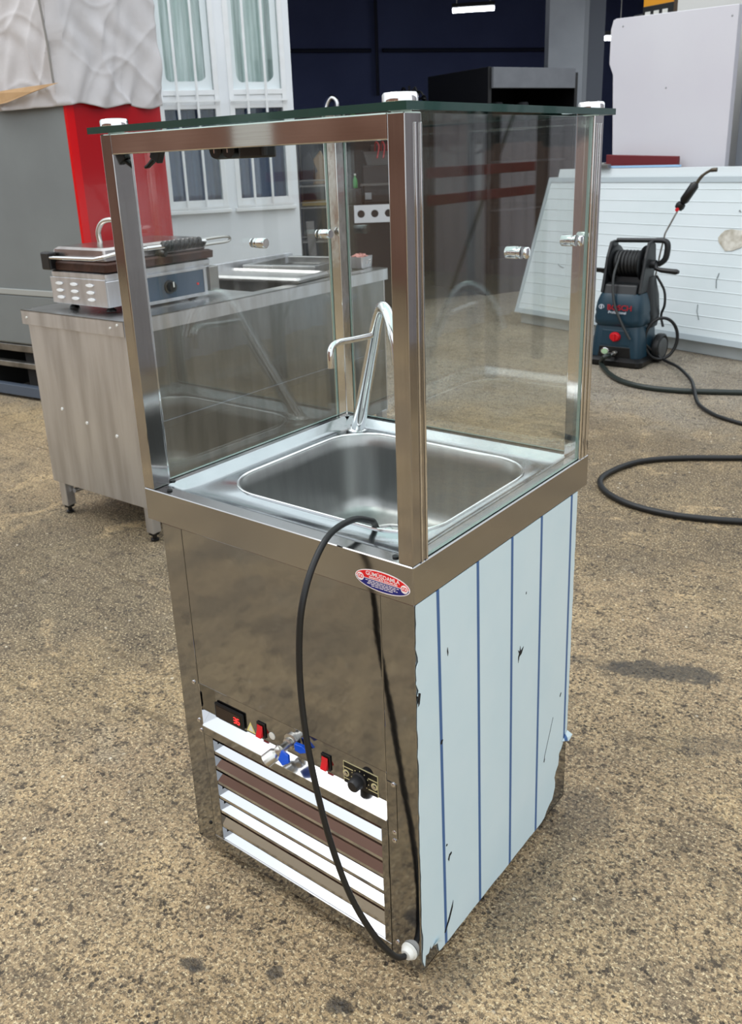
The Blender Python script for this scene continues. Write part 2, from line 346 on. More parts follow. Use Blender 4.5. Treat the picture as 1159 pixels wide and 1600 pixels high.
p1 = MB().tube([(0, 6.9, 2.98), (3.1, 6.9, 2.98)], .03, 8); p1.tube([(3.3, 6.9, 2.98), (6.5, 6.9, 2.98)], .03, 8); p1.tube([(3.2, 6.9, 3.9), (3.2, 6.9, 2.3)], .03, 8); rs(p1, 'trim_2', mat('dark_pipe', '1c2136', .6), 'dark conduit pipes on the rear workshop wall', 'pipe')
# grey column pair at the workshop opening
GREYP = mat('grey_painted_column', 'a4a9b0', .7, noise=(3, '8f949c', .6))
cl = thing('steel_column', 'tall grey painted column at the workshop opening, behind the black display cabinet', 'column', (-4.12, 9.02, 0), math.radians(38))
MB().box((-.24, -.10, 0), (.15, .12, 4.38)).build('column_shaft', GREYP, cl, .006)
MB().box((.15, -.06, 0), (.21, .10, 4.38)).build('edge_rib', mat('grey_rib', '8c9197', .6), cl, .004)
MB().box((.21, -.02, 0), (.40, .15, 4.38)).build('return_flange', mat('grey_flange', '5f646e', .7), cl, .004)
MB().box((-.30, -.16, 0), (.46, .2, .03)).build('base_plate', GREYP, cl, .004)
# tube lamps
def tubelight(name, label, c, d, L):
    t = thing(name, label, 'lamp', c); d = Vector(d).normalized()
    u = Vector((0,0,1))
    MB().tube([d*-L/2, d*L/2], .024, 10).build('tube', mat('lamp_tube', 'f4f8ff', .3, emit=14), t)
    b = MB(); sd = d.cross(u).normalized()
    b.prism([d*-L/2*1.03 + sd*.04 + u*.03, d*-L/2*1.03 - sd*.04 + u*.03, d*-L/2*1.03 - sd*.025 + u*.075, d*-L/2*1.03 + sd*.025 + u*.075], d*L*1.03); b.build('lamp_body', mat('dark_lamp_body', '1b1d22', .6), t)
    b = MB()
    for q in (-.4, .4): b.tube([d*L*q + u*.07, d*L*q + Vector((0,0,4.4-c[2]))], .006, 6)
    b.build('suspension_rod', DULL, t)
tubelight('tube_lamp', 'lit white tube lamp hanging high in the dark workshop, above the black cabinet', (-5.34, 9.0, 2.955), (.86, .50, 0), .49)
tubelight('tube_lamp', 'lit tube lamp half hidden by the tall white sheet', (-3.93, 9.70, 2.55), (.75, .66, 0), .3)

# building behind the photographer (seen in the reflections)
BRICK = mat('brown_brick_front', '9c7868', .85, noise=(1.2, '75503f', .8), bump=(9, .3))
wbk = MB(); wbk.box((-16, -7.3, 0), (-7.55, -7, 3.4)); wbk.box((-6.85, -7.3, 0), (3, -7, 3.4)); wbk.box((-7.55, -7.3, 2.6), (-6.85, -7, 3.4)); struct(wbk.build('wall_street', BRICK), 'brown brick building front across the yard', 'wall')
dd = bpy.data.objects.new('door_1', None); COL.objects.link(dd); dd.location = (-7.2, -7.05, 0); struct(dd, 'white metal door in the brown brick front', 'door')
MB().box((-.35, -.05, .0), (.35, .02, 2.6)).build('door_leaf', WHITEP, dd, .01); MB().tube([(.25,.03,1.0),(.25,.08,1.0),(.15,.08,1.0)], .012, 8).build('door_handle', CHROME, dd)
# sheet metal shed on the right (reflected in the side glass)
SHEET = mat('grey_corrugated_sheet', 'bab8bf', .55, 0, noise=(.9, '98969d', .9), stretch=(1, 1, .1))
cr = MB(); vs = []; N = 160
for i in range(N+1):
    y = 1.6 + 9.0*i/N; x = 3.1 + (.02 if (i//2) % 2 else -.02); vs += [(x, y, 0), (x, y, 3.0)]
cr.add(vs, [(2*i, 2*i+2, 2*i+3, 2*i+1) for i in range(N)]); struct(cr.build('wall_shed', SHEET, fix=False), 'grey corrugated sheet shed wall on the right of the yard', 'wall')
REDP = mat('red_oxide_paint', '6e1f22', .5, noise=(6, '4d1517', .6))
rf = thing('scaffold_stand', 'red painted steel frame standing by the corrugated shed', 'frame', (2.07, 3.84, 0))
for y in (0, .63, -.7): MB().box((-.03, y-.035, 0), (.03, y+.035, 2.3)).build('upright', DARKST, rf, .004)
for z in (1.13, 1.27): MB().box((-.045, -.75, z-.035), (-.031, .45, z+.02)).build('crossbeam', REDP, rf, .004)
MB().tube([(0, -.7, .3), (0, .63, 2.1)], .012, 8).build('brace', DARKST, rf)

# ================================================================ THE REFRIGERATED SINK CABINET
cab = thing('refrigerated_sink_cabinet', 'stainless steel drinks dispenser cabinet with glass screen, sink and side film, in the foreground', 'dispenser')
BX0, BX1, BY0, BY1, BZ0, BZ1 = -.5625, -.0015, .0015, .5475, .03, .739
e = .0012
# carcass
MB().box((BX0, BY0+.02, BZ0), (BX0+e, BY1, BZ1)).build('side_panel', POLISH, cab)
MB().box((BX1-e, BY0+.02, BZ0), (BX1, BY1, BZ1)).build('side_panel', POLISH, cab)
MB().box((BX0, BY1-e, BZ0), (BX1, BY1, BZ1)).build('back_panel', POLISH, cab)
MB().box((BX0, BY0+.01, BZ0), (BX1, BY1, BZ0+.002)).build('bottom_panel', DULL, cab)
def stile(x0, x1, nm='stile'):
    s = MB(); s.prism([(x0, BY0, BZ0), (x1, BY0, BZ0), (x1, BY0, BZ1), (x0, BY0, BZ1)], (0, .022, 0)); return s.build(nm, POLISH, cab, .0015)
stile(BX0, -.5105); stile(-.0625, BX1)
MB().box((-.5100, BY0+.0006, .4165), (-.0630, BY0+.012, BZ1)).build('front_door_panel', POLISH, cab, .0015)
# recessed control panel, its sloping shelf and cheeks
cp = MB(); cp.prism([(-.5095, .0200, .4300), (-.0635, .0200, .4300), (-.0635, .0200, .3385), (-.5095, .0200, .3385)], (0, .0015, 0)); cpo = cp.build('control_panel', POLISH, cab)
sh = MB(); sh.prism([(-.5085, .0199, .3410), (-.5085, -.0010, .3235), (-.5085, -.0010, .3215), (-.5085, .0199, .3385)], (.4445, 0, 0)); sh.build('control_shelf', SLATM, cab)
for x in (-.5098, -.0640):
    MB().prism([(x, .0016, .4165), (x, .0016, .3225), (x, .0205, .3390), (x, .0205, .4165)], (.0012, 0, 0)).build('recess_cheek', CHROME, cab)
# louvre frame
lf = MB(); lf.box((-.5100, BY0-.0006, .3025), (-.0630, BY0+.012, .3215)); lf.build('upper_louvre_rail', POLISH, cab, .001)
MB().box((-.5100, BY0-.0006, BZ0+.001), (-.0630, BY0+.012, .0575)).build('lower_louvre_rail', POLISH, cab, .001)
MB().box((-.5100, BY0-.0004, .0575), (-.4860, BY0+.012, .3025)).build('louvre_stile', POLISH, cab, .001)
MB().box((-.0770, BY0-.0004, .0575), (-.0630, BY0+.012, .3025)).build('louvre_stile', POLISH, cab, .001)
PH = (40, 66, 39, 41, 60, 58, 44)        # tilt of each slat's bright face, bottom to top
for k in range(7):
    z = .0600 + k*.0352; ph = math.radians(PH[k]); w = .0165; dy, dz = w*math.cos(ph), w*math.sin(ph)
    s = MB(); P = [(0, 0), (dy, dz), (dy, dz-.0012), (.0012, -.0012), (.0012, -.0060), (0, -.0060)]
    s.prism([(-.486, .003 + y, zz) for y, zz in P], (.409, 0, 0)); so_ = s.build('louvre_slat', SLATM, cab); so_.location = (0, 0, z)
ib = MB(); ib.box((-.50, .030, .05), (-.066, .032, .31)); ib.build('condenser_screen', mat('dark_red_brown_condenser', '6b5048', .5, .3, noise=(30, '3a2b28', .8)), cab)
for x in (-.488, -.0745): MB().box((x-.001, .012, .05), (x+.001, .030, .31)).build('vent_cheek', DARK, cab)
# screws and edge strip on the stiles
def screw(x, z, r=.0042, m_=CHROME):
    s = MB(); s.lathe([(r, 0), (r, .0012), (r*.6, .0026), (0, .003)], (x, BY0-.0002, z), (0,-1,0), 12); return s.build('screw', m_, cab)
for x, z in ((-.523, .4145), (-.520, .330), (-.5165, .308), (-.049, .401), (-.049, .306), (-.050, .289), (-.050, .070)): screw(x, z)
screw(-.5205, .082, .004, BLACK); 
MB().box((-.0610, BY0-.0012, .295), (-.0430, BY0-.0002, .4040)).build('hinge_strip', POLISH, cab)
# feet
for x in (-.51, -.05):
    for y in (.06, .49):
        MB().lathe([(.024, 0), (.024, .006), (.010, .010), (.010, .031)], (x, y, 0), n=16).build('foot', BLACK, cab)
# --- display, switches, valve, thermostat on the control panel
pn = Vector((0, -1, 0)); pu = Vector((0, 0, 1))      # outward normal and up of the recessed panel
def pp(x, z):                                                      # point on the panel face at height z
    return Vector((x - .016, .0199, z - .0195))
def pbox(x, z, w, h, d, nm, m_, par, bev=.0015, lift=0.0):
    c = pp(x, z) + pn*lift; B = MB(); q = [c + Vector((sx*w/2, 0, 0)) + pu*(sz*h/2) for sx, sz in ((-1,-1),(1,-1),(1,1),(-1,1))]
    B.prism(q, pn*d); return B.build(nm, m_, par, bev)
dsp = pbox(-.4315, .3795, .078, .034, .006, 'display_unit', BLACK, cab, .003)
pbox(-.4315, .3795, .066, .024, .0006, 'display_window', mat('dark_red_window', '1a0a0c', .15), dsp, .0, .0061)
SEG = {'3': 'abgcd', '6': 'afgedc'}
def digit(ch, x, z, h):
    w = h*.55; B = MB(); th = h*.13
    R_ = {'a': (0, h/2, w, th), 'g': (0, 0, w, th), 'd': (0, -h/2, w, th), 'b': (w/2, h/4, th, h/2), 'c': (w/2, -h/4, th, h/2), 'f': (-w/2, h/4, th, h/2), 'e': (-w/2, -h/4, th, h/2)}
    for s_ in SEG[ch]:
        cx, cz, ww, hh = R_[s_]; c = pp(x, z) + pn*.0068 + Vector((cx, 0, 0)) + pu*cz
        B.prism([c + Vector((sx*ww/2*.85, 0, 0)) + pu*(sz*hh/2*.85) for sx, sz in ((-1,-1),(1,-1),(1,1),(-1,1))], pn*.0004)
    return B.build('digit', mat('red_led', 'ff2a2a', .4, emit=2.2), dsp)
digit('3', -.4135, .3785, .0115); digit('6', -.4045, .3785, .0115)
def warn():
    B = MB(); c = pp(-.378, .3735); B.prism([c + Vector((-.011,0,0)) + pu*-.010, c + Vector((.012,0,0)) + pu*-.010, c + Vector((0,0,0)) + pu*.012], pn*.0004); o = B.build('warning_sticker', mat('yellow_sticker', 'e6d98a', .5), cab)
    B = MB(); B.prism([c + Vector((-.005,0,0)) + pu*-.007 + pn*.0005, c + Vector((.007,0,0)) + pu*-.007 + pn*.0005, c + Vector((.001,0,0)) + pu*.006 + pn*.0005], pn*.0003); B.build('sticker_print', WHITEP, o)
warn()
def rocker(x, z):
    s = pbox(x, z, .021, .031, .003, 'switch', BLACK, cab, .001)
    c = pp(x, z) + pn*.003; B = MB(); w = .0135
    P = [(-.0115, .001), (-.0115, .002), (-.001, .0035), (.0115, .0085), (.0115, .001)]
    B.prism([c + Vector((-w/2,0,0)) + pu*-a + pn*b for a, b in P], (w, 0, 0)); B.build('rocker', RED, s, .0008)
rocker(-.3485, .3815); rocker(-.1915, .3815)
B = MB(); B.lathe([(.0075, 0), (.0075, .0008), (.006, .0012), (0, .0012)], pp(-.3225, .3785), pn, 18); B.build('round_sticker', WHITEP, cab)
# drain valve
vc = pp(-.272, .389); B = MB(); B.lathe([(.0165, 0), (.0165, .004), (.013, .006), (.0115, .006), (.0115, .012), (.008, .014), (.008, .03)], vc, pn, 20); valve = B.build('drain_valve', mat('zinc_fitting', (.62,.61,.57,1), .3, 1), cab)
vb = vc + pn*.026
B = MB(); B.lathe([(.006, -.004), (.0105, 0), (.0105, .006), (.0085, .010), (.0115, .014), (.0125, .016), (.0125, .036), (.0105, .036), (.0098, .022), (0, .022)], vb + Vector((-.002, .0, -.002)), (-.55, -.62, -.56), 20); B.build('valve_outlet', MATS['zinc_fitting'], valve)
B = MB(); c = vb + Vector((.010, -.006, .0))
B.prism([c + Vector(p) for p in ((-.002, 0, .006), (.016, -.002, .004), (.020, -.006, -.008), (.006, -.008, -.018), (-.006, -.006, -.012))], (.002, -.007, .003)); B.build('valve_lever', BLUEP, valve, .0012)
B = MB(); c = vc + Vector((.016, -.006, .003)); B.prism([c + Vector(p) for p in ((0, 0, .007), (.017, .002, .007), (.031, .003, -.001), (.014, .0, -.008), (.002, -.001, -.006))], (0, -.007, -.001)); B.build('valve_lever', BLUEP, valve, .0012)
# thermostat plate
GOLD = mat('pale_gold_print', 'd8cfa0', .35, .3)
tp = pbox(-.1155, .3795, .0745, .0455, .0008, 'thermostat_plate', GOLD, cab, 0)
pbox(-.1155, .3795, .0715, .0435, .0004, 'plate_print', BLACK, tp, 0, .0009)
for (x, z, w) in ((-.142, .3915, .022), (-.142, .3685, .02), (-.0885, .3905, .02), (-.0885, .3685, .02)): pbox(x, z, w, .0018, .0003, 'print_line', GOLD, tp, 0, .0014)
for x in (-.1465, -.0855):
    B = MB(); B.lathe([(.0068, 0), (.0068, .0008), (0, .0008)], pp(x, .3795) + pn*.0012, pn, 16); B.build('screw_land', GOLD, tp)
    B = MB(); B.lathe([(.0042, 0), (.0036, .0018), (0, .0024)], pp(x, .3795) + pn*.002, pn, 14); B.build('plate_screw', CHROME, tp)
for k in range(9):
    a = math.radians(-40 + 32.5*k); B = MB(); B.lathe([(.0011, 0), (.0011, .0003), (0, .0003)], pp(-.1165, .3795) + pn*.0013 + Vector((.0185*math.cos(a), 0, 0)) + pu*.0165*math.sin(a), pn, 8); B.build('scale_dot', GOLD, tp)
kb = MB(); kb.lathe([(.0155, 0), (.0155, .003), (.0125, .005), (.0115, .020), (.009, .0225), (0, .0225)], pp(-.1165, .3790) + pn*.0013, pn, 22); kbo = kb.build('knob', mat('dark_knob', '131316', .45), tp)
# --- rim, deck and basin
rim = MB()
X0, X1, Y0, Y1 = -.6, 0, 0, .59
o0 = rrect(X0, X1, Y0, Y1, .003, .7395, 4); o1 = rrect(X0, X1, Y0, Y1, .003, .7985, 4); o2 = rrect(X0+.0015, X1-.0015, Y0+.0015, Y1-.0015, .003, .80, 4)
o3 = rrect(X0+.026, X1-.026, Y0+.026, Y1-.026, .012, .8002, 4); i0 = rrect(X0+.002, X1-.002, Y0+.002, Y1-.002, .003, .7395, 4); i1 = rrect(X0+.002, X1-.002, Y0+.002, Y1-.002, .003, .797, 4)
rim.loops([i1, i0, o0, o1, o2, o3], smooth=False); rim.build('rim', STEELH, cab)
dk = MB(); bx = (-.512, -.063, .101, .510)
def ins(d, r, z, n=10): return rrect(bx[0]+d, bx[1]-d, bx[2]+d, bx[3]-d, r, z, n)
dk.loops([rrect(X0+.026, X1-.026, Y0+.026, Y1-.026, .012, .8002), rrect(X0+.028, X1-.028, Y0+.028, Y1-.028, .012, .8000), rrect(X0+.044, X1-.044, Y0+.044, Y1-.044, .014, .7880)], smooth=False)
dk.loops([rrect(X0+.044, X1-.044, Y0+.044, Y1-.044, .014, .7880), ins(-.004, .094, .7875)], smooth=False)
dk.loops([ins(-.004, .094, .7875), ins(-.002, .092, .7892), ins(.0005, .09, .7890)])
dk.build('deck', DECK, cab)
bs = MB(); dc = Vector((-.345, .405, 0)); 
fl_ = ins(.055, .06, .6185); n_ = len(fl_)
def circ(r, z): 
    return [(dc.x + r*math.cos(math.atan2(p[1]-dc.y, p[0]-dc.x)), dc.y + r*math.sin(math.atan2(p[1]-dc.y, p[0]-dc.x)), z) for p in fl_]
bs.loops([ins(.0005, .09, .7890), ins(.003, .088, .7865), ins(.006, .085, .76), ins(.014, .08, .66), ins(.020, .072, .635), ins(.032, .065, .622), fl_, circ(.05, .616), circ(.045, .615)]); basin = bs.build('basin', BASIN, cab)
be = MB(); be.tube(ins(-.0008, .0915, .7898), .0026, 8, closed=True); be.build('basin_edge', mat('bright_bead_steel', (.9,.91,.92,1), .22, 1), cab)
dr = MB(); dr.lathe([(.0445, .0), (.047, .003), (.045, .0055), (.040, .0045), (.036, -.006), (.012, -.012), (0, -.012)], (dc.x, dc.y, .616), n=32); dr.build('drain', CHROME, basin)
# --- glass screen: posts, front bar, panes, top
ZT = 1.4075
def post(x0, x1, y0, y1):
    p = MB(); p.prism(rrect(x0, x1, y0, y1, .002, .8005, 3), (0, 0, ZT - .8005)); return p.build('post', MIRROR, cab)
def fpost(x0, x1):
    p = MB(); p.box((x0, .0005, .8005), (x1, .0385, ZT)); return p
PW = .0265
fpost(-PW, -.0005).build('post', [STEEL], cab, .0018); fpost(-.5995, -.6+PW).build('post', [STEEL], cab, .0018)
post(-.034, -.0012, .552, .589); post(-.5988, -.566, .552, .589)
for x in (-.0155, -.5845): # folded inner channel that holds the glass
    MB().box((x-.004, .0386, .8005), (x+.004, .047, ZT-.02)).build('glass_channel', CHROME, cab, .001)
for y in (.0215, .0335, .5575, .5735):
    MB().box((-.0006, y, .8005), (.0012, y+.0035, ZT-.012)).build('glass_bead', CHROME, cab, .0006)
MB().box((-.6+PW, .0005, 1.376), (-PW, .0255, ZT)).build('top_bar', BARST, cab, .0018)
def pane(a, b, nm, axis):
    """box whose two large faces (normal along axis) are clear glass and whose edges are green"""
    p = MB(); p.box(a, b); fs = []
    for i, f in enumerate(p.f):
        vs = [Vector(p.v[k]) for k in f]; nn = (vs[1]-vs[0]).cross(vs[2]-vs[1]).normalized(); fs.append(0 if abs(nn[axis]) > .5 else 1)
    p.mi = fs; return p.build(nm, [TOPGLASS if axis == 2 else GLASS, GREENEDGE if axis == 2 else PALEEDGE], cab)
pane((-.0105, .042, .8015), (-.0045, .551, 1.4065), 'side_glass', 0)
pane((-.5955, .042, .8015), (-.5895, .551, 1.4065), 'side_glass', 0)
pane((-.565, .578, .8015), (-.035, .584, 1.4065), 'rear_glass', 1)
pane((-.613, -.013, 1.4085), (.013, .603, 1.4185), 'top_glass', 2)
cap0 = MB(); cap0.lathe([(.0215, 0), (.0225, .001), (.0225, .0085), (.0205, .0112), (.012, .0125), (0, .0127)], (0,0,0), n=28); cap0 = cap0.build('glass_cap', CHROME, cab); cap0.location = (-.018, .018, 1.4187)
for c in ((-.582, .018), (-.018, .572), (-.582, .572)): copychild(cap0, cab, (c[0], c[1], 1.4187))
cu0 = MB(); cu0.lathe([(.013, 0), (.013, .0008)], (0,0,0), n=16); cu0 = cu0.build('glass_pad', WHITEP, cab); cu0.location = (-.018, .02, ZT+.0001)
for c in ((-.582, .02), (-.018, .572), (-.582, .572)): copychild(cu0, cab, (c[0], c[1], ZT+.0001))
for x, d in ((-.5893, 1), (-.0107, -1)):
    for y in (.325, .52):
        s = MB(); s.lathe([(.0095, 0), (.0095, .0035), (.0075, .005), (.0075, .007), (.0098, .008), (.0098, .026), (.0085, .0275), (0, .0275)], (x, y, 1.207), (d, 0, 0), 20); so = s.build('shelf_support', CHROME, cab)
        s = MB(); s.lathe([(.009, 0), (.009, .003), (.007, .0045), (0, .0045)], (x - d*.0064, y, 1.207), (-d, 0, 0), 18); s.build('support_cap', CHROME, so)
# lamp socket strip and clip under the top
sk = MB(); sk.box((-.385, .035, 1.3925), (-.262, .075, 1.4075)); sko = sk.build('lamp_socket', BLACK, cab, .003)
for x in (-.366, -.338): 
    s = MB(); s.lathe([(.0125, 0), (.0135, .004), (.0135, .026), (.011, .03), (0, .03)], (x, .030, 1.3755), (0, 1, 0), 18); s.build('socket_barrel', BLACK, sko)
    s = MB(); s.box((x-.002, .0285, 1.371), (x+.0, .030, 1.381)); s.build('socket_contact', CHROME, sko)
s = MB(); s.prism(rrect(-.324, -.268, .032, .062, .008, 1.362, 4), (0, 0, .0305)); s.build('socket_housing', BLACK, sko, .003)
s = MB(); T_ = Matrix.Translation((-.527, .055, 1.377)) @ Matrix.Rotation(math.radians(28), 4, 'Y'); s.box((-.011, -.006, -.014), (.011, .006, .03), T=T_); s.build('cable_clip', BLACK, cab, .002)
s = MB(); s.tube([T_ @ Vector((-.003, 0, -.012)), T_ @ Vector((-.014, 0, -.030)), T_ @ Vector((-.021, 0, -.036))], [.005, .004, .0025], 8); s.build('clip_tongue', BLACK, cab)
for x, y in ((-.545, .014), (-.578, .050), (-.042, .016), (-.034, .052)):
    B = MB(); B.lathe([(.0055, 0), (.0055, .002), (.003, .0035), (0, .0035)], (x, y, .8003), (0,0,1), 12); B.build('rim_plug', BLACK, cab)
# --- twin faucet
fau = MB()
B_ = Vector((-.505, .512, .788)); Tt = Vector((-.378, .438, 1.078))
path = spline([B_, B_.lerp(Tt, .35), B_.lerp(Tt, .7), B_.lerp(Tt, .90), Tt + Vector((.012, -.008, .004)), Vector((-.338, .412, 1.072)), Vector((-.312, .394, 1.035)), Vector((-.298, .384, .985))], 6)
nP = len(path); fau.tube(path, [(.0155 - .0045*min(1, i/(nP*.55))) for i in range(nP)], 16)
fau.lathe([(.021, 0), (.021, .003), (.017, .006), (.0155, .012)], B_, (0,0,1), 20)
fo = fau.build('faucet', CHROME, cab)
J = B_.lerp(Tt, .80); sp = spline([J, J.lerp(Vector((-.405, .335, 1.025)), .55), Vector((-.402, .335, 1.026)), Vector((-.402, .315, 1.018)), Vector((-.401, .311, 1.000)), Vector((-.401, .311, .982))], 5)
s = MB(); s.tube(sp, .0062, 12); s.lathe([(.0085, -.004), (.009, .0), (.0085, .006)], J, (sp[2]-sp[0]), 12); s.build('side_spout', CHROME, fo)
# --- maker's sticker
WH = mat('sticker_white', 'f0e6e6', .4); SR = mat('sticker_red', 'd8141c', .4); SB = mat('sticker_blue', '141a6e', .4)
cx, cz, rx, rz = -.0565, .7615, .0505, .0172
def ell(a, b, y, th, half=0):
    n = 48; rng = range(n) if not half else range(n//2+1); off = {0: 0, 1: 0, -1: math.pi}[half]
    return [(cx + a*math.cos(off + 2*math.pi*k/n), y, cz + b*math.sin(off + 2*math.pi*k/n)) for k in rng]
st = MB(); st.prism(ell(rx, rz, -.0001, 0), (0, -.0004, 0)); sto = st.build('maker_sticker', WH, cab)
st = MB(); st.prism([(p[0], p[1], p[2] + .0006) for p in ell(rx-.002, rz-.0022, -.0005, 0, 1)], (0, -.0002, 0)); st.build('red_field', SR, sto)
st = MB(); st.prism([(p[0], p[1], p[2] - .0006) for p in ell(rx-.002, rz-.0022, -.0005, 0, -1)], (0, -.0002, 0)); st.build('blue_field', SB, sto)
text('GÜMÜŞDAMLA', .0092, 'lettering', WH, sto, FRONT(cx+.001, -.0008, cz+.0084), .0001, sx=.98, bold=.0001)
text('SANAYİ BUZ DOLAPLARI', .0040, 'lettering', WH, sto, FRONT(cx+.002, -.0008, cz+.0028), .0001, sx=1.15, bold=.0001)
rnd = random.Random(3)
for k, (z, w) in enumerate(((-.0028, .062), (-.0054, .052), (-.0080, .056), (-.0108, .04))):
    b = MB(); x = cx - w/2
    while x < cx + w/2:
        l = rnd.uniform(.003, .008); b.box((x, -.0009, cz+z-.0005), (min(x+l, cx+w/2), -.0007, cz+z+.0005)); x += l + .0014
    b.build('fine_print', WH, sto)
for sx_ in (-1, 1):
    c = Vector((cx + sx_*.0405, -.0007, cz)); b = MB(); b.lathe([(.0066, 0), (.0066, .0002), (0, .0002)], c, (0,-1,0), 24); em = b.build('emblem', WH, sto)
    text('GD', .0085, 'emblem_letters', SR, em, FRONT(c.x, -.0010, c.z), .0001, sx=.8, bold=.0002)
# --- cord and gland
gl_ = MB(); gl_.lathe([(.0155, 0), (.0155, .004), (.0125, .005), (.0125, .009), (.009, .013), (.0055, .013)], (-.0235, .001, .0695), (0,-1,0), 20); gl_.build('cable_gland', WHITEP, cab)
CP = [(-.175,.150,.752),(-.160,.118,.790),(-.148,.092,.806),(-.148,.050,.823),(-.150,-.005,.818),(-.148,-.050,.783),(-.146,-.080,.733),(-.148,-.090,.672),(-.147,-.095,.592),(-.136,-.100,.507),(-.121,-.100,.418),(-.103,-.095,.324),(-.077,-.085,.227),(-.050,-.062,.141),(-.031,-.035,.085),(-.0235,-.015,.070)]
cd = MB(); cd.tube([(-.26,.36,.632),(-.245,.32,.632),(-.225,.25,.645),(-.20,.195,.70)] + spline(CP, 5), .0052, 10); cd.build('power_cord', RUBBER, cab)
# --- protective film on the right side
r2 = random.Random(11)
def jag(a, b, n, amp):
    a = Vector(a); b = Vector(b); d = (b-a); nn = Vector((-d.y, d.x)).normalized(); out = []
    for i in range(n): out.append(a + d*(i/n) + (nn*r2.uniform(-amp, amp) if i else Vector((0,0))))
    return out
ol = []
ol += jag((.004, .738), (.003, .655), 8, .0012); ol += [Vector((.007,.650)), Vector((.0075,.642)), Vector((.0035,.636))]
ol += jag((.002, .63), (.0025, .60), 5, .001); ol += [Vector((.0075,.592)), Vector((.004,.585)), Vector((.0095,.578)), Vector((.004,.568))]
ol += jag((.003, .56), (.004, .12), 26, .0013); ol += jag((.005, .12), (.006, .045), 8, .002)
ol += [Vector((.010,.040)), Vector((.013,.062)), Vector((.022,.060)), Vector((.028,.072)), Vector((.030,.062)), Vector((.038,.066)), Vector((.050,.058)), Vector((.054,.036))]
ol += jag((.06, .034), (.44, .034), 14, .001); ol += jag((.44, .034), (.488, .06), 4, .004); ol += jag((.488, .06), (.512, .16), 8, .006); ol += jag((.512, .16), (.545, .20), 4, .004)
ol += jag((.546, .20), (.546, .70), 26, .0013); ol += [Vector((.546, .738))]
fm = MB(); fm.prism([(-.0006, p.x, p.y) for p in ol], (.0012, 0, 0)); bmf = fm.build('protective_film', FILM, cab)
def tear(pts, nm='film_tear', m_=None):
    t_ = MB(); t_.prism([(.0007, y, z) for y, z in pts], (.0005, 0, 0)); return t_.build(nm, m_ or DARK, cab)
tear([(.320,.505),(.326,.500),(.328,.510),(.330,.499),(.341,.503),(.334,.492),(.325,.489),(.322,.478),(.321,.490),(.324,.496)])
tear([(.071,.062),(.082,.080),(.100,.112),(.098,.098),(.088,.078),(.074,.060)])
tear([(.084,.214),(.088,.222),(.095,.223),(.096,.219),(.090,.217),(.087,.208)])
tear([(.078,.247),(.080,.250),(.083,.248),(.081,.245)]); tear([(.064,.462),(.067,.468),(.072,.466),(.068,.459)]); tear([(.0855,.622),(.087,.628),(.089,.618),(.0875,.612)])
tear([(.0055,.590),(.0115,.586),(.0085,.570),(.0045,.566),(.0048,.584)])
tear([(.3445,.61),(.3465,.612),(.347,.608),(.345,.607)]); tear([(.440,.186),(.444,.196),(.4445,.188),(.443,.183)]); tear([(.4425,.196),(.476,.272),(.4765,.2715),(.4435,.196)]); tear([(.503,.306),(.508,.313),(.510,.310),(.505,.303)])
t_ = MB(); t_.prism([(.001, .522, .185), (.001, .545, .199), (.010, .552, .188), (.008, .540, .178)], (.001, .0, .001)); t_.build('film_curl', FILM, cab)
t_ = MB(); t_.prism([(.001, .036, .064), (.001, .052, .058), (.007, .054, .064), (.006, .044, .074)], (.001, .0, .001)); t_.build('film_curl', FILM, cab)

# ================================================================ WORK TABLE WITH SINKS
tb = thing('sink_work_table', 'worn stainless steel work table with open sinks, behind the dispenser cabinet', 'table', (-1.865, .93, 0), math.radians(1.0))
TL = 1.58; TW = .62
# end panel, front panel (hollow box)
ep = MB(); ep.box((-TW+.02, .012, .145), (-.012, .02, .80)); epo = ep.build('end_panel', OLDST, tb, .002)
for x, z in ((-.46, .47), (-.31, .435), (-.135, .41)):
    s = MB(); s.lathe([(.007, 0), (.006, .003), (0, .004)], (x, .012, z), (0,-1,0), 10); s.build('rivet', WHITEP, epo)
MB().box((-.02, .02, .145), (-.012, TL-.02, .80)).build('front_panel', mat('worn_front_steel', (.30, .31, .315, 1), .34, 1, noise=(3, '64635f', .5), stretch=(5, 5, .8), rvar=.06), tb, .002)
MB().box((-.0118, .03, .425), (-.008, TL-.03, .455)).build('panel_fold', MATS['worn_front_steel'], tb, .0015)
MB().box((-TW+.02, .02, .145), (-TW+.028, TL-.02, .80)).build('rear_panel', DULL, tb)
MB().box((-TW+.02, TL-.02, .145), (-.012, TL-.012, .80)).build('end_panel', OLDST, tb, .002)
MB().box((-TW+.03, .02, .15), (-.02, TL-.02, .154)).build('bottom_shelf', DULL, tb)
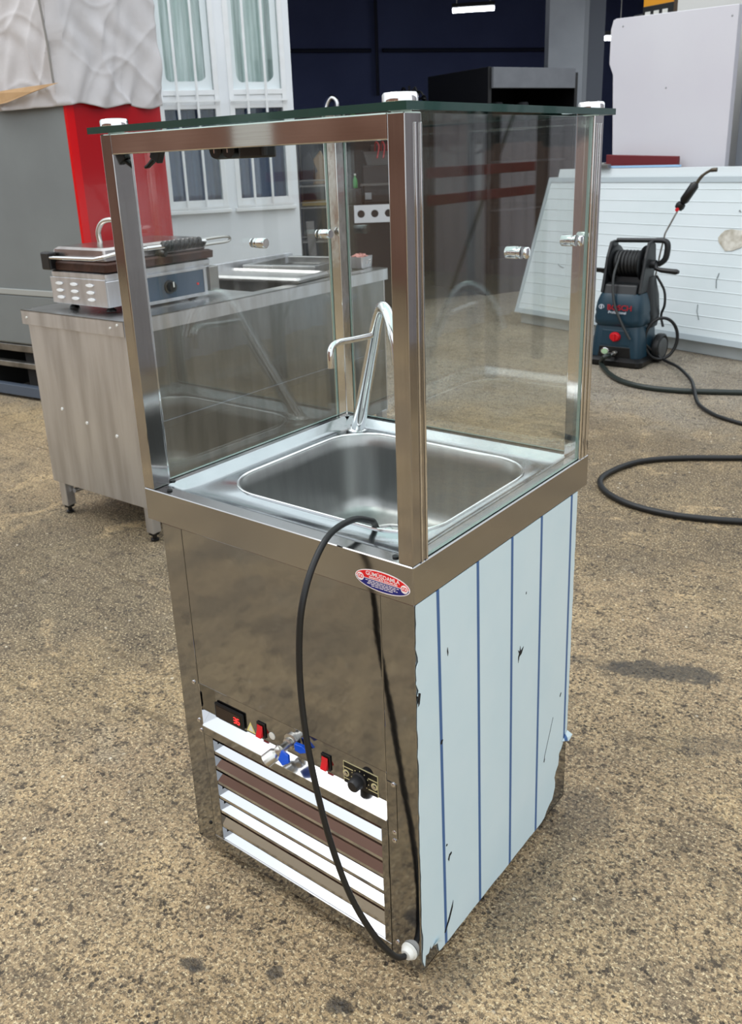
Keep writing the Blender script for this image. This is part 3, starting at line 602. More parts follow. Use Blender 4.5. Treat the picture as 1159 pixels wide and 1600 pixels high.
# top as a frame around the sink opening (x -.55..-.09, y .70..1.52)
tp_ = MB()
HX0, HX1, HY0, HY1 = -.54, -.07, .72, 1.50
for a, b in (((-TW, 0, .846), (0, HY0, .85)), ((-TW, HY1, .846), (0, TL, .85)), ((-TW, HY0, .846), (HX0, HY1, .85)), ((HX1, HY0, .846), (0, HY1, .85))): tp_.box(a, b)
tp_.build('table_top', OLDTOP, tb)
sk_ = MB(); sk_.box((-.003, 0, .795), (0, TL, .85)); sk_.box((-TW, 0, .795), (0, .003, .85)); sk_.box((-TW, 0, .795), (-TW+.003, TL, .85)); sk_.box((-TW, TL-.003, .795), (0, TL, .85)); sk_.build('table_apron', OLDST, tb)
MB().box((-TW, .62, .851), (-TW+.02, TL, .905)).build('back_upstand', OLDST, tb, .004)
for (y0, y1) in ((.72, 1.09), (1.13, 1.50)):
    s = MB(); 
    def sr(d, r, z): return rrect(HX0+d, HX1-d, y0+d, y1-d, r, z, 5)
    s.loops([sr(0, .03, .851), sr(.004, .03, .84), sr(.012, .04, .62), sr(.04, .04, .60)], caplast=True); s.build('sink_bowl', DULL, tb)
MB().box((HX0, 1.09, .846), (HX1, 1.13, .851)).build('sink_divider', OLDTOP, tb)
for x in (-.565, -.03):
    for y in (.045, TL-.045):
        lg = MB(); lg.box((x-.02, y-.02, .035), (x+.02, y+.02, .15)); lo = lg.build('leg', OLDST, tb, .003)
        s = MB(); s.lathe([(.016, 0), (.016, .008), (.009, .012), (.009, .028), (.021, .028), (.021, .037)], (x, y, 0), n=14); s.build('levelling_foot', BLACK, lo)
for x in (-.53, -.055):
    s = MB(); s.tube([(x+.0, .055, .10), (x+.0, TL-.05, .10)], .011, 10); s.build('crossbar', OLDST, tb)
for x, z in ((-.585, .822), (-.075, .822), (-.035, .835)):
    s = MB(); s.lathe([(.005, 0), (.004, .003), (0, .0035)], (x, 0, z), (0,-1,0), 8); s.build('rivet', WHITEP, tb)
# things lying on the table
tr = thing('metal_tray_lid', 'flat dented steel tray lid lying over the open table sink', 'tray', (-2.27, 2.0, .853), math.radians(8))
s = MB(); s.loops([rrect(-.26, .34, -.16, .10, .02, .012, 4), rrect(-.255, .335, -.155, .095, .02, .022, 4), rrect(-.24, .32, -.14, .08, .02, .024, 4), rrect(-.23, .31, -.13, .07, .02, .014, 4)], caplast=True, smooth=False); s.build('tray_plate', mat('dented_steel', (.6,.59,.57,1), .33, 1, bump=(14, .35)), tr)
s = MB(); s.box((-.26, -.16, 0), (.34, .10, .012)); s.build('tray_rim', DULL, tr, .003)
fr_ = thing('steel_frame_insert', 'empty rectangular steel frame resting on the tray lid', 'frame', (-2.30, 2.33, .853), math.radians(12))
for a, b in (((-.20, -.20, 0), (.20, -.165, .035)), ((-.20, .165, 0), (.20, .20, .035)), ((-.20, -.165, 0), (-.165, .165, .035)), ((.165, -.165, 0), (.20, .165, .035))): MB().box(a, b).build('frame_side', OLDTOP, fr_, .003)
pk = thing('food_container', 'small steel container with a crumpled pink cloth, at the far end of the work table', 'container', (-2.02, 2.46, .851), math.radians(8)); pk.scale = (.8, .8, .72)
s = MB(); s.loops([rrect(-.05, .05, -.06, .06, .012, 0, 4), rrect(-.055, .055, -.065, .065, .014, .075, 4), rrect(-.05, .05, -.06, .06, .012, .075, 4), rrect(-.047, .047, -.057, .057, .012, .01, 4)], caplast=True); s.build('steel_pot', OLDST, pk)
s = MB(); s.tube([(.058, -.025, .03), (.068, -.02, .055), (.068, .01, .055), (.058, .015, .03)], .004, 8); s.build('pot_handle', CHROME, pk)
s = MB(); rr_ = random.Random(5); prof = []
for i in range(7):
    a = i/6*math.pi/2; prof.append((.045*math.cos(a), .070 + .020*math.sin(a)))
s.lathe(prof, (0,0,0), n=18, cap=False); s.v = [(x + rr_.uniform(-.008, .008), y*1.2 + rr_.uniform(-.008, .008), z + rr_.uniform(-.007, .007)) for x, y, z in s.v]; s.build('pink_cloth', mat('pink_cloth', 'b07c74', .8), pk, fix=False)

# ================================================================ CONTACT GRILL
gr = thing('contact_grill', 'used steel contact grill with black spiral handle, standing on the work table', 'grill', (-2.03, 1.0, .852), math.radians(1.0))
GW, GD = .325, .51     # along -x, along +y
s = MB(); s.box((-GW, 0, .022), (-.0, GD, .118)); gb = s.build('base_housing', OLDST, gr, .004)
s = MB(); s.box((-GW-.006, -.004, .025), (.0, -.0005, .122)); sp_ = s.build('side_plate', OLDST, gr, .001)
for i, x in enumerate((-.275, -.185, -.09)):
    for z in (.048, .074, .100):
        v = MB(); v.prism([(x+.022*math.cos(a)*(1 if True else 1), -.0045, z+.006*math.sin(a)) for a in [math.pi*2*k/14 for k in range(14)]], (0, -.0035, 0)); v.build('vent_slot', WHITEFR, sp_, .001)
s = MB(); s.box((.0005, .12, .018), (.006, GD-.045, .108)); pl = s.build('control_plate', mat('slate_blue_plate', '46586b', .4, .2, noise=(5, '39495a', .6)), gr, .002)
for a, b in (((.0, .1, .01), (.008, .12, .116)), ((.0, GD-.045, .01), (.008, GD-.03, .116)), ((.0, .1, .108), (.009, GD-.03, .118)), ((.0, .1, .006), (.009, GD-.03, .018))): MB().box(a, b).build('plate_border', OLDST, gr, .001)
s = MB(); s.lathe([(.026, 0), (.026, .005), (.020, .007), (.018, .024), (0, .026)], (.006, .285, .062), (1,0,0), 20); kn = s.build('knob', BLACK, gr)
MB().box((.031, .282, .062), (.0335, .288, .082)).build('knob_pointer', WHITEP, kn)
s = MB(); s.lathe([(.005, 0), (.005, .004), (0, .005)], (.006, .43, .055), (1,0,0), 10); s.build('pilot_light', RED, gr)
MB().box((-.05, GD-.02, .018), (.016, GD+.03, .115)).build('grease_drawer', DULL, gr, .004)
s = MB(); s.loops([rrect(-GW+.005, .0, 0, GD, .01, .118, 4), rrect(-GW+.0, .004, -.004, GD+.004, .012, .128, 4), rrect(-GW+.0, .004, -.004, GD+.004, .012, .142, 4), rrect(-GW+.012, -.008, .008, GD-.008, .01, .150, 4)], caplast=True, smooth=False); s.build('lower_plate_frame', OLDST, gr)
s = MB(); s.loops([rrect(-GW-.004, .018, -.006, GD+.010, .012, .150, 4), rrect(-GW-.004, .020, -.006, GD+.012, .012, .176, 4), rrect(-GW+.004, .010, .002, GD+.0, .012, .182, 4)], caplast=True, smooth=False); s.build('grease_gutter', RUST, gr)
s = MB(); s.loops([rrect(-GW+.012, .0, .008, GD-.02, .01, .184, 4), rrect(-GW+.012, .002, .006, GD-.015, .01, .188, 4), rrect(-GW+.016, -.004, .010, GD-.022, .012, .224, 4), rrect(-GW+.03, -.02, .022, GD-.034, .012, .232, 4)], caplast=True, smooth=False); s.build('lid', mat('lid_steel', (.5,.47,.45,1), .22, 1, noise=(7, '6a5a52', .6)), gr)
s = MB(); s.box((-GW-.012, -.030, .150), (-GW+.045, .004, .215)); s.build('hinge_block', BLACK, gr, .006)
s = MB(); s.tube([(-GW+.01, -.022, .195), (-.02, -.022, .198), (.028, -.016, .206), (.046, .02, .215), (.05, .16, .219)], .007, 10); s.build('handle_arm', CHROME, gr)
s = MB(); s.tube([(.05, .16, .219), (.05, .45, .219)], .009, 10); gp = s.build('handle_bar', CHROME, gr)
hel = []
for i in range(141):
    a = i/140*2*math.pi*9; hel.append((.05 + .013*math.cos(a), .235 + .20*i/140, .219 + .013*math.sin(a)))
s = MB(); s.tube(hel, .0075, 8); s.build('spiral_grip', BLACK, gr)
s = MB(); s.lathe([(.014, 0), (.014, .02), (.01, .028), (0, .03)], (.0, .265, .190), (1,0,0), 14); s.build('lid_button', BLACK, gr)
s = MB(); s.tube(spline([(.02, .46, .222), (.03, .52, .225), (.032, .585, .224), (.03, .605, .215), (.028, .590, .204), (.02, .52, .202), (.012, .47, .200)], 4), .0055, 8); s.build('handle_loop', mat('dull_wire', (.45,.45,.43,1), .3, 1), gr)
for x in (-.28, -.055):
    for y in (.05, GD-.06):
        s = MB(); s.lathe([(.02, 0), (.018, .006), (.011, .012), (.013, .024)], (x, y, 0), n=14); s.build('foot', BLACK, gr)
s = MB(); s.tube(spline([(-.27, .20, .225), (-.275, .20, .27), (-.25, .205, .305), (-.20, .21, .315), (-.15, .215, .305), (-.13, .22, .26), (-.13, .22, .225)], 5), .010, 12); s.build('counterspring_arch', mat('satin_tube', (.62,.60,.56,1), .25, 1), gr)

# ================================================================ GREY AND RED CABINET UNDER A TARPAULIN
ka = math.atan2(.109, .994)
kk = thing('covered_cabinet', 'tall grey cabinet with bright red side, wrapped on top in a pale tarpaulin', 'cabinet', (-3.617, 2.022, 0), ka)
KD = .70
GREYC = mat('grey_cabinet_paint', '74797a', .45, .1, noise=(2.2, '7f8585', .7))
MB().box((-2.2, .0, .35), (0, KD, 2.35)).build('cabinet_body', GREYC, kk, .006)
MB().box((-2.2, -.012, .655), (-.02, -.001, .69)).build('front_ledge', mat('pale_trim', 'a9adab', .4, .3), kk, .003)
MB().box((-2.2, -.010, .36), (-.02, -.0005, .650)).build('lower_panel', GREYC, kk, .003)
MB().box((.0005, .0, .36), (.012, KD, 2.2)).build('red_side_panel', mat('gloss_red_panel', 'a80f16', .16, coat=.3), kk, .002)
MB().box((-.006, -.0035, .36), (.013, .05, 2.2)).build('red_corner_strip', mat('bright_red_strip', 'd0070f', .2), kk, .001)
for z0, z1, y0, m_ in ((.20, .235, -.01, DULL), (.30, .345, .0, DULL), (.02, .085, -.02, mat('blue_grey_skid', '4b5563', .5))): MB().box((-2.2, y0, z0), (-.03, y0+.05, z1)).build('skid_rail', m_, kk, .004)
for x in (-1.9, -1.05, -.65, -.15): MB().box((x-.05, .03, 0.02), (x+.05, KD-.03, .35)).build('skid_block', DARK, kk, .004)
# tarpaulin: draped over front, side and top
TARP = mat('grey_white_tarpaulin', 'c8c5c6', .7, noise=(4, 'b5b2b3', .7), bump=(9, .5))
def fbm(x, y):
    return (math.sin(x*9+1.3*math.sin(y*5)) * .5 + math.sin(x*21 + y*7 + 2*math.sin(y*11)) * .3 + math.sin(x*43 - y*17 + math.sin(x*13)*2) * .18)
tv = []; NU, NV = 260, 90
us = [i/NU for i in range(NU+1)]
def tarp_pt(u, v):
    s_ = -2.25 + u*2.95                                # runs along the front (to 0), then along the side
    R0 = .03
    if s_ <= 0: x, y, nx, ny = s_, -R0, 0, -1
    else: x, y, nx, ny = R0, s_, 1, 0
    zb = 1.80
    if s_ > -.62: zb = 1.80 - .13*min(1, (s_+.62)/.08)
    if s_ > 0: zb = 1.672 + .012*math.sin(s_*19) + .01*s_
    z = zb + v*(2.52 - zb)
    a = fbm(s_*1.2, z*1.4)*.012*(1.6 - .8*v) + (.012*math.sin(s_*33 + math.sin(z*9)*2)*(1-v)**2 if s_ > .0 else .004*math.sin(s_*20))
    q_ = 1 - abs(math.sin(s_*7.3 + 2.2*math.sin(z*4.1) + 1.1*z)); a += .016*q_**5*(1.2-v)
    q_ = 1 - abs(math.sin(s_*3.1 - z*6.3 + 1.7*math.sin(s_*5.2))); a += .010*q_**6
    q_ = 1 - abs(math.sin(z*9.5 + 1.4*math.sin(s_*6.0))); a += .006*q_**8
    a += .010*(1-v)
    return (x + nx*a, y + ny*a, z)
for j in range(NV+1):
    for u in us: tv.append(tarp_pt(u, j/NV))
tf = [(j*(NU+1)+i, j*(NU+1)+i+1, (j+1)*(NU+1)+i+1, (j+1)*(NU+1)+i) for j in range(NV) for i in range(NU)]
t_ = MB(); t_.add(tv, tf, 0, True)
t_.add([(-2.25, -.04, 2.52), (.04, -.04, 2.52), (.04, .80, 2.50), (-2.25, .80, 2.50)], [(0,1,2,3)])
to = t_.build('tarpaulin', TARP, None, fix=False); to.location = kk.location; to.rotation_euler = kk.rotation_euler
sd = to.modifiers.new('sheet', 'SOLIDIFY'); sd.thickness = .003
tag(to, 'wrinkled pale grey tarpaulin draped over the grey and red cabinet', 'tarpaulin')
s = MB(); fp = [(-.57, -.062, 1.700), (-.49, -.070, 1.765), (-.37, -.068, 1.770), (-.17, -.065, 1.775), (.05, -.060, 1.778), (-.12, -.082, 1.748), (-.34, -.085, 1.708), (-.46, -.08, 1.700)]
s.prism(fp, (0, -.004, -.002)); s.build('turned_up_flap', mat('tan_tarp_lining', 'b08d63', .7, noise=(9, '8f6e49', .6), bump=(14, .5)), to)
s = MB(); s.tube([(-.03, -.052, 2.5), (-.02, -.053, 2.2), (.0, -.052, 1.95), (.0, -.05, 1.78)], .006, 6); s.build('seam_fold', mat('tarp_seam', '86837f', .8), to)

# ================================================================ THINGS INSIDE THE WORKSHOP
def at(dist_pt): return Vector(dist_pt)
oa = math.atan2(.61, .79)
ov = thing('display_cabinet', 'large black display cabinet with a grey fascia band, in the dark workshop', 'cabinet', (-3.80, 6.78, 0), oa + math.radians(30))
BLK = mat('black_cabinet_paint', '07070a', .5)
MB().box((-.04, .0, 0), (0, 1.0, 2.10)).build('side_wall', BLK, ov, .004); MB().box((1.02, .0, 0), (1.06, 1.0, 2.06)).build('side_wall', BLK, ov, .004)
MB().box((0, .95, 0), (1.02, 1.0, 2.08)).build('back_wall', BLK, ov); MB().box((0, .0, .0), (1.02, .95, .35)).build('plinth', BLK, ov, .004)
MB().box((0, .02, 2.02), (1.02, .95, 2.06)).build('roof_panel', BLK, ov, .004)
MB().box((0, -.03, 1.915), (1.0, .015, 2.095)).build('fascia', mat('grey_fascia', '6b6e74', .6, noise=(8, '7d8085', .5)), ov, .004)
for z in (.8, 1.25, 1.66): MB().box((.01, .05, z), (1.01, .9, z+.02)).build('shelf', mat('dark_glass_shelf', '171a1f', .2), ov)
for i, x in enumerate((.12, .3, .62)): s = MB(); s.lathe([(.05, 0), (.06, .03), (.06, .10), (.05, .13), (0, .135)], (x, .3, 1.68), n=16); s.build('canister', mat('dim_canister', '4a4d52', .5), ov)
# long dark cabinet beside it and the fan of iron branches
dkc = thing('low_dark_counter', 'low dark counter deep in the workshop, left of the black display cabinet', 'counter', (-5.39, 7.67, 0), oa)
MB().box((-.72, 0, 0), (.32, .5, 1.80)).build('counter_body', mat('near_black_counter', '0b0c10', .6), dkc, .01); MB().box((-.74, -.03, 1.80), (.34, .52, 1.84)).build('counter_top', mat('dark_top', '15171c', .4), dkc, .006)
br = thing('iron_branch_stand', 'black wrought iron branch ornament spread like a fan on the dark counter', 'ornament', (-5.46, 7.82, 1.841), oa)
s = MB(); s.lathe([(.06, 0), (.06, .01), (.015, .02), (.012, .05)], (0,0,0), n=12); s.build('base', BLACK, br)
for k in range(7):
    a = math.radians(20 + 140*k/6); x = math.cos(a)*.19; z = .05 + math.sin(a)*.20
    s = MB(); s.tube(spline([(0,0,.04), (x*.5, 0, .04 + (z-.04)*.75), (x*.9, .01, z), (x*1.18, .01, z-.06)], 4), .012, 6); bo = s.build('branch', BLACK, br)
    s = MB(); s.lathe([(.0, -.04), (.032, -.01), (.026, .02), (0, .04)], (x*1.18, .01, z-.07), (0,0,1), 8); s.build('leaf_tip', BLACK, bo)
fa = thing('chrome_tap', 'curved chrome tap neck rising behind the glass top', 'tap', (-5.13, 6.0, 1.2), oa)
s = MB(); s.tube(spline([(-.05,0,0), (-.05,0,.45), (-.03, 0, .62), (.02, 0, .70), (.07, 0, .67), (.08, 0, .58)], 5), [.03]*10 + [.028]*16, 12); s.build('tap_neck', CHROME, fa); s = MB(); s.lathe([(.05, 0), (.05, .03), (.03, .05)], (-.05,0,0), n=14); s.build('tap_base', CHROME, fa)
MB().box((-.16, -.16, -1.2), (.2, .2, -.001)).build('tap_cabinet', mat('dark_steel_cabinet', '1c1d20', .5), fa, .01)
# kitchen rack and machines behind the work table
rk = thing('wire_rack', 'dark steel rack with wire shelves, beside the white building corner', 'rack', (-4.86, 5.41, 0), oa)
DG = mat('dark_grey_paint', '34383d', .6)
for x in (-.14, .14):
    for y in (0, .4): MB().tube([(x, y, 0), (x, y, 1.75)], .012, 8).build('upright', DARKST, rk)
for z in (.62, .93, 1.12):
    s = MB()
    for y in (0, .1, .2, .3, .4): s.tube([(-.14, y, z), (.14, y, z)], .006, 6)
    for x in (-.14, -.07, 0, .07, .14): s.tube([(x, 0, z), (x, .4, z)], .006, 6)
    s.tube([(-.14, 0, z+.05), (.14, 0, z+.05)], .005, 6); s.build('wire_shelf', mat('rack_wire', (.35,.34,.32,1), .4, 1), rk)
MB().box((-.12, .05, .945), (.12, .36, .985)).build('yellow_tray', mat('dull_yellow', '8a7434', .6), rk, .005)
MB().box((-.14, .43, .02), (.16, .46, 1.75)).build('backing_sheet', DG, rk)
for x0, z0, m_ in ((-.12, 1.13, DG), (-.02, 1.13, mat('brown_item', '7a5f3c', .7))): s = MB(); s.prism([(x0, .1, z0), (x0+.13, .1, z0), (x0+.17, .1, z0+.12), (x0+.09, .1, z0+.3), (x0+.02, .1, z0+.22)], (0, .12, 0)); s.build('stored_part', m_, rk, .01)
ps = thing('steel_offcut', 'narrow grey steel strip leaning upright in front of the wire rack', 'offcut', (-4.34, 4.80, 0), oa)
s = MB(); s.prism([(-.04, 0, 0), (.03, 0, 0), (-.01, .03, .86), (-.075, .03, .86)], (0, .02, 0)); s.build('strip', mat('grey_strip', '6c6a68', .5, .4), ps, .002)
s = MB(); s.lathe([(.14, 0), (.14, .012), (0, .012)], (-.12, .02, .30), (0,-1,.2), 24); s.build('round_plate', mat('grey_disc', '6f7372', .5, .3), ps)
mc = thing('old_cooker', 'dark machine with a white fascia pierced by three round holes, behind the work table', 'machine', (-3.98, 5.95, 0), oa)
MAR = mat('dark_maroon_body', '1d1416', .6, noise=(4, '0f0b0c', .7))
MB().box((-.72, 0, 0), (-.05, .42, .948)).build('machine_body', MAR, mc, .01); MB().box((-.575, .10, .949), (-.05, .42, 1.28)).build('upper_box', MAR, mc, .01); MB().box((-.60, .07, 1.105), (-.05, .10, 1.125)).build('shelf_edge', DARKST, mc)
fs = MB(); zc = .845; N = 20
def holeplate(B_, x0, x1, z0, z1, cxs, r, y, th):
    n = len(cxs); w = (x1-x0)/n
    for i, c in enumerate(cxs):
        a0, a1 = x0+i*w, x0+(i+1)*w; sq = []; ci = []; zc_ = (z0+z1)/2
        ca_ = math.atan2((z1-z0)/2, w/2); AN = sorted([2*math.pi*k/24 for k in range(24)] + [ca_, math.pi-ca_, math.pi+ca_, 2*math.pi-ca_])
        for a in AN:
            ca, sa = math.cos(a), math.sin(a); t = min((w/2)/max(abs(ca), 1e-6), ((z1-z0)/2)/max(abs(sa), 1e-6)); cm = (a0+a1)/2
            sq.append((cm + ca*t, y, zc_ + sa*t)); ci.append((c + r*ca, y, zc_ + r*sa))
        B_.loops([sq, ci, [(p[0], y+th, p[2]) for p in ci]], smooth=False)
holeplate(fs, -.6635, -.1635, .787, .943, (-.601, -.476, -.351, -.226), .034, -.014, .012); fs.build('white_fascia', mat('white_enamel', 'd9dbe0', .4), mc, fix=False)

MB().box((-.56, .085, .985), (-.50, .098, 1.045)).build('label_plate', mat('grey_plate', '8b8d90', .5), mc, .003)
s = MB(); s.prism([(-.56, .0, 1.40), (-.26, .0, 1.40), (-.26, .1, 1.282), (-.53, .1, 1.282)], (0, .01, 0)); s.build('bent_sheet', mat('grey_sheet', '77797e', .5, .3), mc)
for k in range(3): s = MB(); s.tube(spline([(-.46+.055*k, .14, 1.285), (-.45+.055*k, .08, 1.47), (-.42+.05*k, .02, 1.44), (-.44+.055*k, -.03, 1.34)], 5), .007, 6); s.build('red_wire', mat('red_wire', '8e1f26', .5), mc)
MB().box((-.50, .2, 1.281), (-.05, .42, 1.46)).build('top_housing', MAR, mc, .01)
gb_ = thing('green_bottle', 'small green bottle standing on the dark machine', 'bottle', (-4.26, 5.80, 1.421), oa)
gb_.scale = (.55, .55, .5); MB().box((-.715, .01, .949), (-.59, .20, 1.09)).build('side_block', MAR, mc, .008)
gb_.location = Vector((-3.98, 5.95, 1.091)) + Vector((math.cos(oa), math.sin(oa), 0))*-.645 + Vector((-math.sin(oa), math.cos(oa), 0))*.07
s = MB(); s.lathe([(.035, 0), (.04, .01), (.04, .12), (.03, .16), (.014, .19), (.014, .22)], (0, .0, 0), n=18); s.build('bottle_body', mat('green_plastic', '3c8a4a', .35), gb_); s = MB(); s.lathe([(.017, .22), (.017, .25), (0, .25)], (0,0,0), n=14); s.build('bottle_cap', WHITEP, gb_)

# ================================================================ TALL WHITE SHEET, SANDWICH PANELS
da = math.atan2(.29, -.957)           # local +x runs left along the stack of panels
P0 = Vector((-.875, 4.973, 0))
def loc(s_, off): return Vector((P0.x - .957*s_ + .29*off, P0.y + .29*s_ + .957*off, 0))
tw = thing('tall_white_sheet', 'tall white panel with a notched left edge, standing behind the stacked panels', 'panel', loc(0, .62), da)
PW_ = mat('warm_white_laminate', 'd9d8de', .5, noise=(1.5, 'd2cfd8', .6))
s = MB(); ol_ = [(.668, 0), (1.655, 0), (1.655, 1.20), (1.695, 1.88), (1.735, 1.96), (1.735, 2.20), (1.715, 2.262), (1.690, 2.270), (.665, 2.225)]
s.prism([(x, 0, z) for x, z in ol_], (0, -.05, 0)); s.build('panel_sheet', PW_, tw, .004)
for x, z in ((.71, 2.16), (1.62, 2.21), (1.2, 1.75)): s = MB(); s.lathe([(.008, 0), (.006, .002), (0, .0025)], (x, .001, z), (0,1,0), 10); s.build('rivet', mat('dim_rivet', 'a5a6ab', .5), tw)
wbx = thing('white_cabinet', 'white cabinet whose top rises behind the tall white panel', 'cabinet', loc(0, .98), da)
MB().box((.76, -.28, 0), (1.42, .0, 2.75)).build('cabinet_body', mat('cream_white', 'd3d3cf', .5), wbx, .006)
MB().box((.74, -.002, 2.70), (1.44, .012, 2.76)).build('cabinet_cornice', mat('cream_white_trim', 'c9c9c4', .5), wbx, .003)
sh_ = thing('tool_shelf', 'dark steel shelf carrying the yellow tool case, behind the tall white panel', 'shelf', loc(0, .98), da)
MB().box((1.44, -.40, 2.24), (2.0, -.06, 2.262)).build('shelf_board', DARKST, sh_, .003)
for x in (1.47, 1.97):
    for y in (-.38, -.08): MB().box((x-.015, y-.015, 0), (x+.015, y+.015, 2.24)).build('upright', DARKST, sh_, .002)
yc = thing('tool_case', 'yellow and black power tool case on the shelf above the tall white panel', 'case', loc(0, .98), da)
YEL = mat('tool_yellow', 'd9930f', .45)
MB().box((1.475, -.30, 2.263), (1.80, -.08, 2.56)).build('case_shell', YEL, yc, .015)
s = MB(); s.box((1.47, -.082, 2.28), (1.79, -.07, 2.385)); pp_ = s.build('label_panel', BLACK, yc, .003)
for x in (1.58, 1.66, 1.74): MB().box((x-.024, -.071, 2.295), (x+.024, -.067, 2.345)).build('pictogram', WHITEP, pp_)
MB().box((1.46, -.12, 2.263), (1.50, -.06, 2.56)).build('case_latch', mat('latch_brown', '4a3a2a', .5), yc, .006)
bt = thing('black_power_tool', 'black power tool lying beside the yellow tool case', 'tool', loc(1.93, 1.22), da); bt.location.z = 2.263
s = MB(); s.lathe([(.03, -.1), (.045, -.08), (.05, 0), (.05, .06), (.035, .09), (0, .1)], (0, 0, .052), (1,0,.0), 14); s.build('tool_body', RUBBER, bt); s = MB(); s.tube([(-.04, 0, .06), (-.06, .03, .03), (-.07, .06, .02)], .025, 10); s.build('tool_grip', RUBBER, bt)
# stacked sandwich panels
SWF = mat('white_sandwich_face', 'd3dcdf', .35, noise=(2, 'c6d2d4', .6)); SWE = mat('grey_panel_trim', 'a9b4b9', .45)
def slab(nm, label, x0, x1, yb, yt, z0, H, th, ribs, trim=True, top=None, body=SWF):
    """panel leaning back: foot at y=yb (towards the camera = negative), head at y=yt"""
    t = thing(nm, label, 'panel', loc(0, 0), da)
    # local y points towards the camera here: mirror sign
    def q(x, u, w): z = z0 + u*H; y = -(yb + (yt-yb)*u) + w; return Vector((x, y, z))
    s = MB(); s.add([q(x0,0,0), q(x1,0,0), q(x1,1,0), q(x0,1,0), q(x0,0,-th), q(x1,0,-th), q(x1,1,-th), q(x0,1,-th)], ((0,1,2,3),(7,6,5,4),(0,4,5,1),(1,5,6,2),(2,6,7,3),(3,7,4,0))); s.build('panel_core', body, t, .003)
    for k in range(ribs):
        u = (k+1)/(ribs+1); u0 = u - .0035; u1 = u + .0035
        s = MB(); s.add([q(x0+.03,u0,.0005), q(x1-.03,u0,.0005), q(x1-.03,u1,.0005), q(x0+.03,u1,.0005), q(x0+.03,u,.0035), q(x1-.03,u,.0035)], ((0,1,5,4),(4,5,2,3),(0,4,3),(1,2,5))); s.build('rib', body, t)
    if trim:
        for (a0, a1, b0, b1) in ((x0, x1, 0, .035), (x0, x1, .965, 1), (x1-.03, x1, .035, .965), (x0, x0+.03, .035, .965)):
            s = MB(); s.add([q(a0,b0,.0), q(a1,b0,.0), q(a1,b1,.0), q(a0,b1,.0), q(a0,b0,.006), q(a1,b0,.006), q(a1,b1,.006), q(a0,b1,.006)], ((3,2,1,0),(4,5,6,7),(0,1,5,4),(1,2,6,5),(2,3,7,6),(3,0,4,7))); s.build('edge_trim', SWE, t)
    return t, q
slab('sandwich_panel', 'white ribbed sandwich panel leaning at the back of the stack', -2.4, 2.02, .10, .42, 0.0, 1.20, .06, 4, False, body=mat('white_panel_back', 'cfd6d8', .4))
sp1, q1 = slab('sandwich_panel', 'white ribbed sandwich panel with grey trim leaning at the front of the stack', -2.4, 2.055, -.02, .345, .095, 1.045, .05, 12)
bw = MB(); bw.box((-2.4, -.28, .0), (2.035, -.03, .085)); bo_ = bw.build('base_plank', mat('pale_grey_plank', 'b9bfc0', .5, noise=(2, '9da3a3', .7)), None, .004); bo_.location = loc(0,0); bo_.rotation_euler = (0,0,da); tag(bo_, 'pale grey plank lying on the ground under the sandwich panels', 'plank')
s = MB(); r3 = random.Random(4); c = q1(.30, .63, .0055)
pts = []
for k in range(13):
    a = 2*math.pi*k/13; rr = .10*(.75 + .35*r3.random()) * (1.0 if math.cos(a) > -.2 else 1.1); u = .63 + .07*math.sin(a)*(1.1 if rr > .09 else .8)/1.0; pts.append(q1(.30 + rr*1.1*math.cos(a), u, .0048))
s.add(pts, [tuple(range(13))]); s.build('peeled_patch', mat('peeled_patch', 'cfccc2', .8, noise=(16, '8f8672', .9)), sp1, fix=False)
for (a, b) in (((.31, .42), (.30, .33)), ((.40, .22), (.36, .13)), ((1.72, .38), (1.66, .36)), ((.29, .80), (.28, .79))):
    s = MB(); s.tube([q1(a[0], a[1], .004), q1((a[0]+b[0])/2+.01, (a[1]+b[1])/2, .004), q1(b[0], b[1], .004)], .003, 5); s.build('scratch', mat('scratch_grey', '7c8486', .8), sp1)
cb = MB(); cb.box((.9, -.455, 1.203), (1.72, -.425, 1.218)); cbo = cb.build('blue_strip', mat('pale_blue_film', '9cc3e6', .5), None, .002); cbo.location = loc(0,0); cbo.rotation_euler = (0,0,da); tag(cbo, 'pale blue plastic strip on the top edge of the stacked panels', 'strip')
ch = thing('latch_plate', 'small grey metal latch plate on the top edge of the stacked panels', 'plate', loc(1.60, .40), da); ch.location.z = 1.203
MB().box((-.10, -.02, 0), (.06, .02, .03)).build('plate', DULL, ch, .004); MB().box((-.06, -.012, .0305), (.02, .012, .042)).build('bolt', CHROME, ch, .003)
rb = MB(); rb.prism([(.985, -.56, .0), (1.64, -.56, .0), (1.645, -.56, 1.30), (.99, -.56, 1.275)], (0, .03, 0)); rbo = rb.build('red_board', mat('dark_red_board', '6d1f25', .5), None, .005); rbo.location = loc(0,0); rbo.rotation_euler = (0,0,da); tag(rbo, 'dark red board standing upright between the tall white panel and the stack', 'board')
# gate post at the right edge
gt = thing('gate_post', 'grey steel gate post with a pale latch beside the tall white panel', 'post', loc(0, .85), da)
MB().box((.62, -.08, 0), (.735, 0, 3.2)).build('post_tube', GREYP, gt, .004); MB().box((.555, -.06, 0), (.612, -.01, 3.2)).build('gate_stile', mat('pale_blue_grey', '8d99a6', .5), gt, .004); MB().box((-.6, -.04, 0), (.55, -.02, 3.2)).build('gate_sheet', mat('dark_blue_grey_sheet', '4b5563', .6), gt)
s = MB()
for a, b in (((.600, .002, 1.50), (.606, .02, 1.62)), ((.626, .002, 1.50), (.632, .02, 1.62)), ((.606, .002, 1.50), (.626, .02, 1.507)), ((.606, .002, 1.613), (.626, .02, 1.62))): s.box(a, b)
s.build('latch', mat('pale_latch', 'a8b2ba', .4, .4), gt)

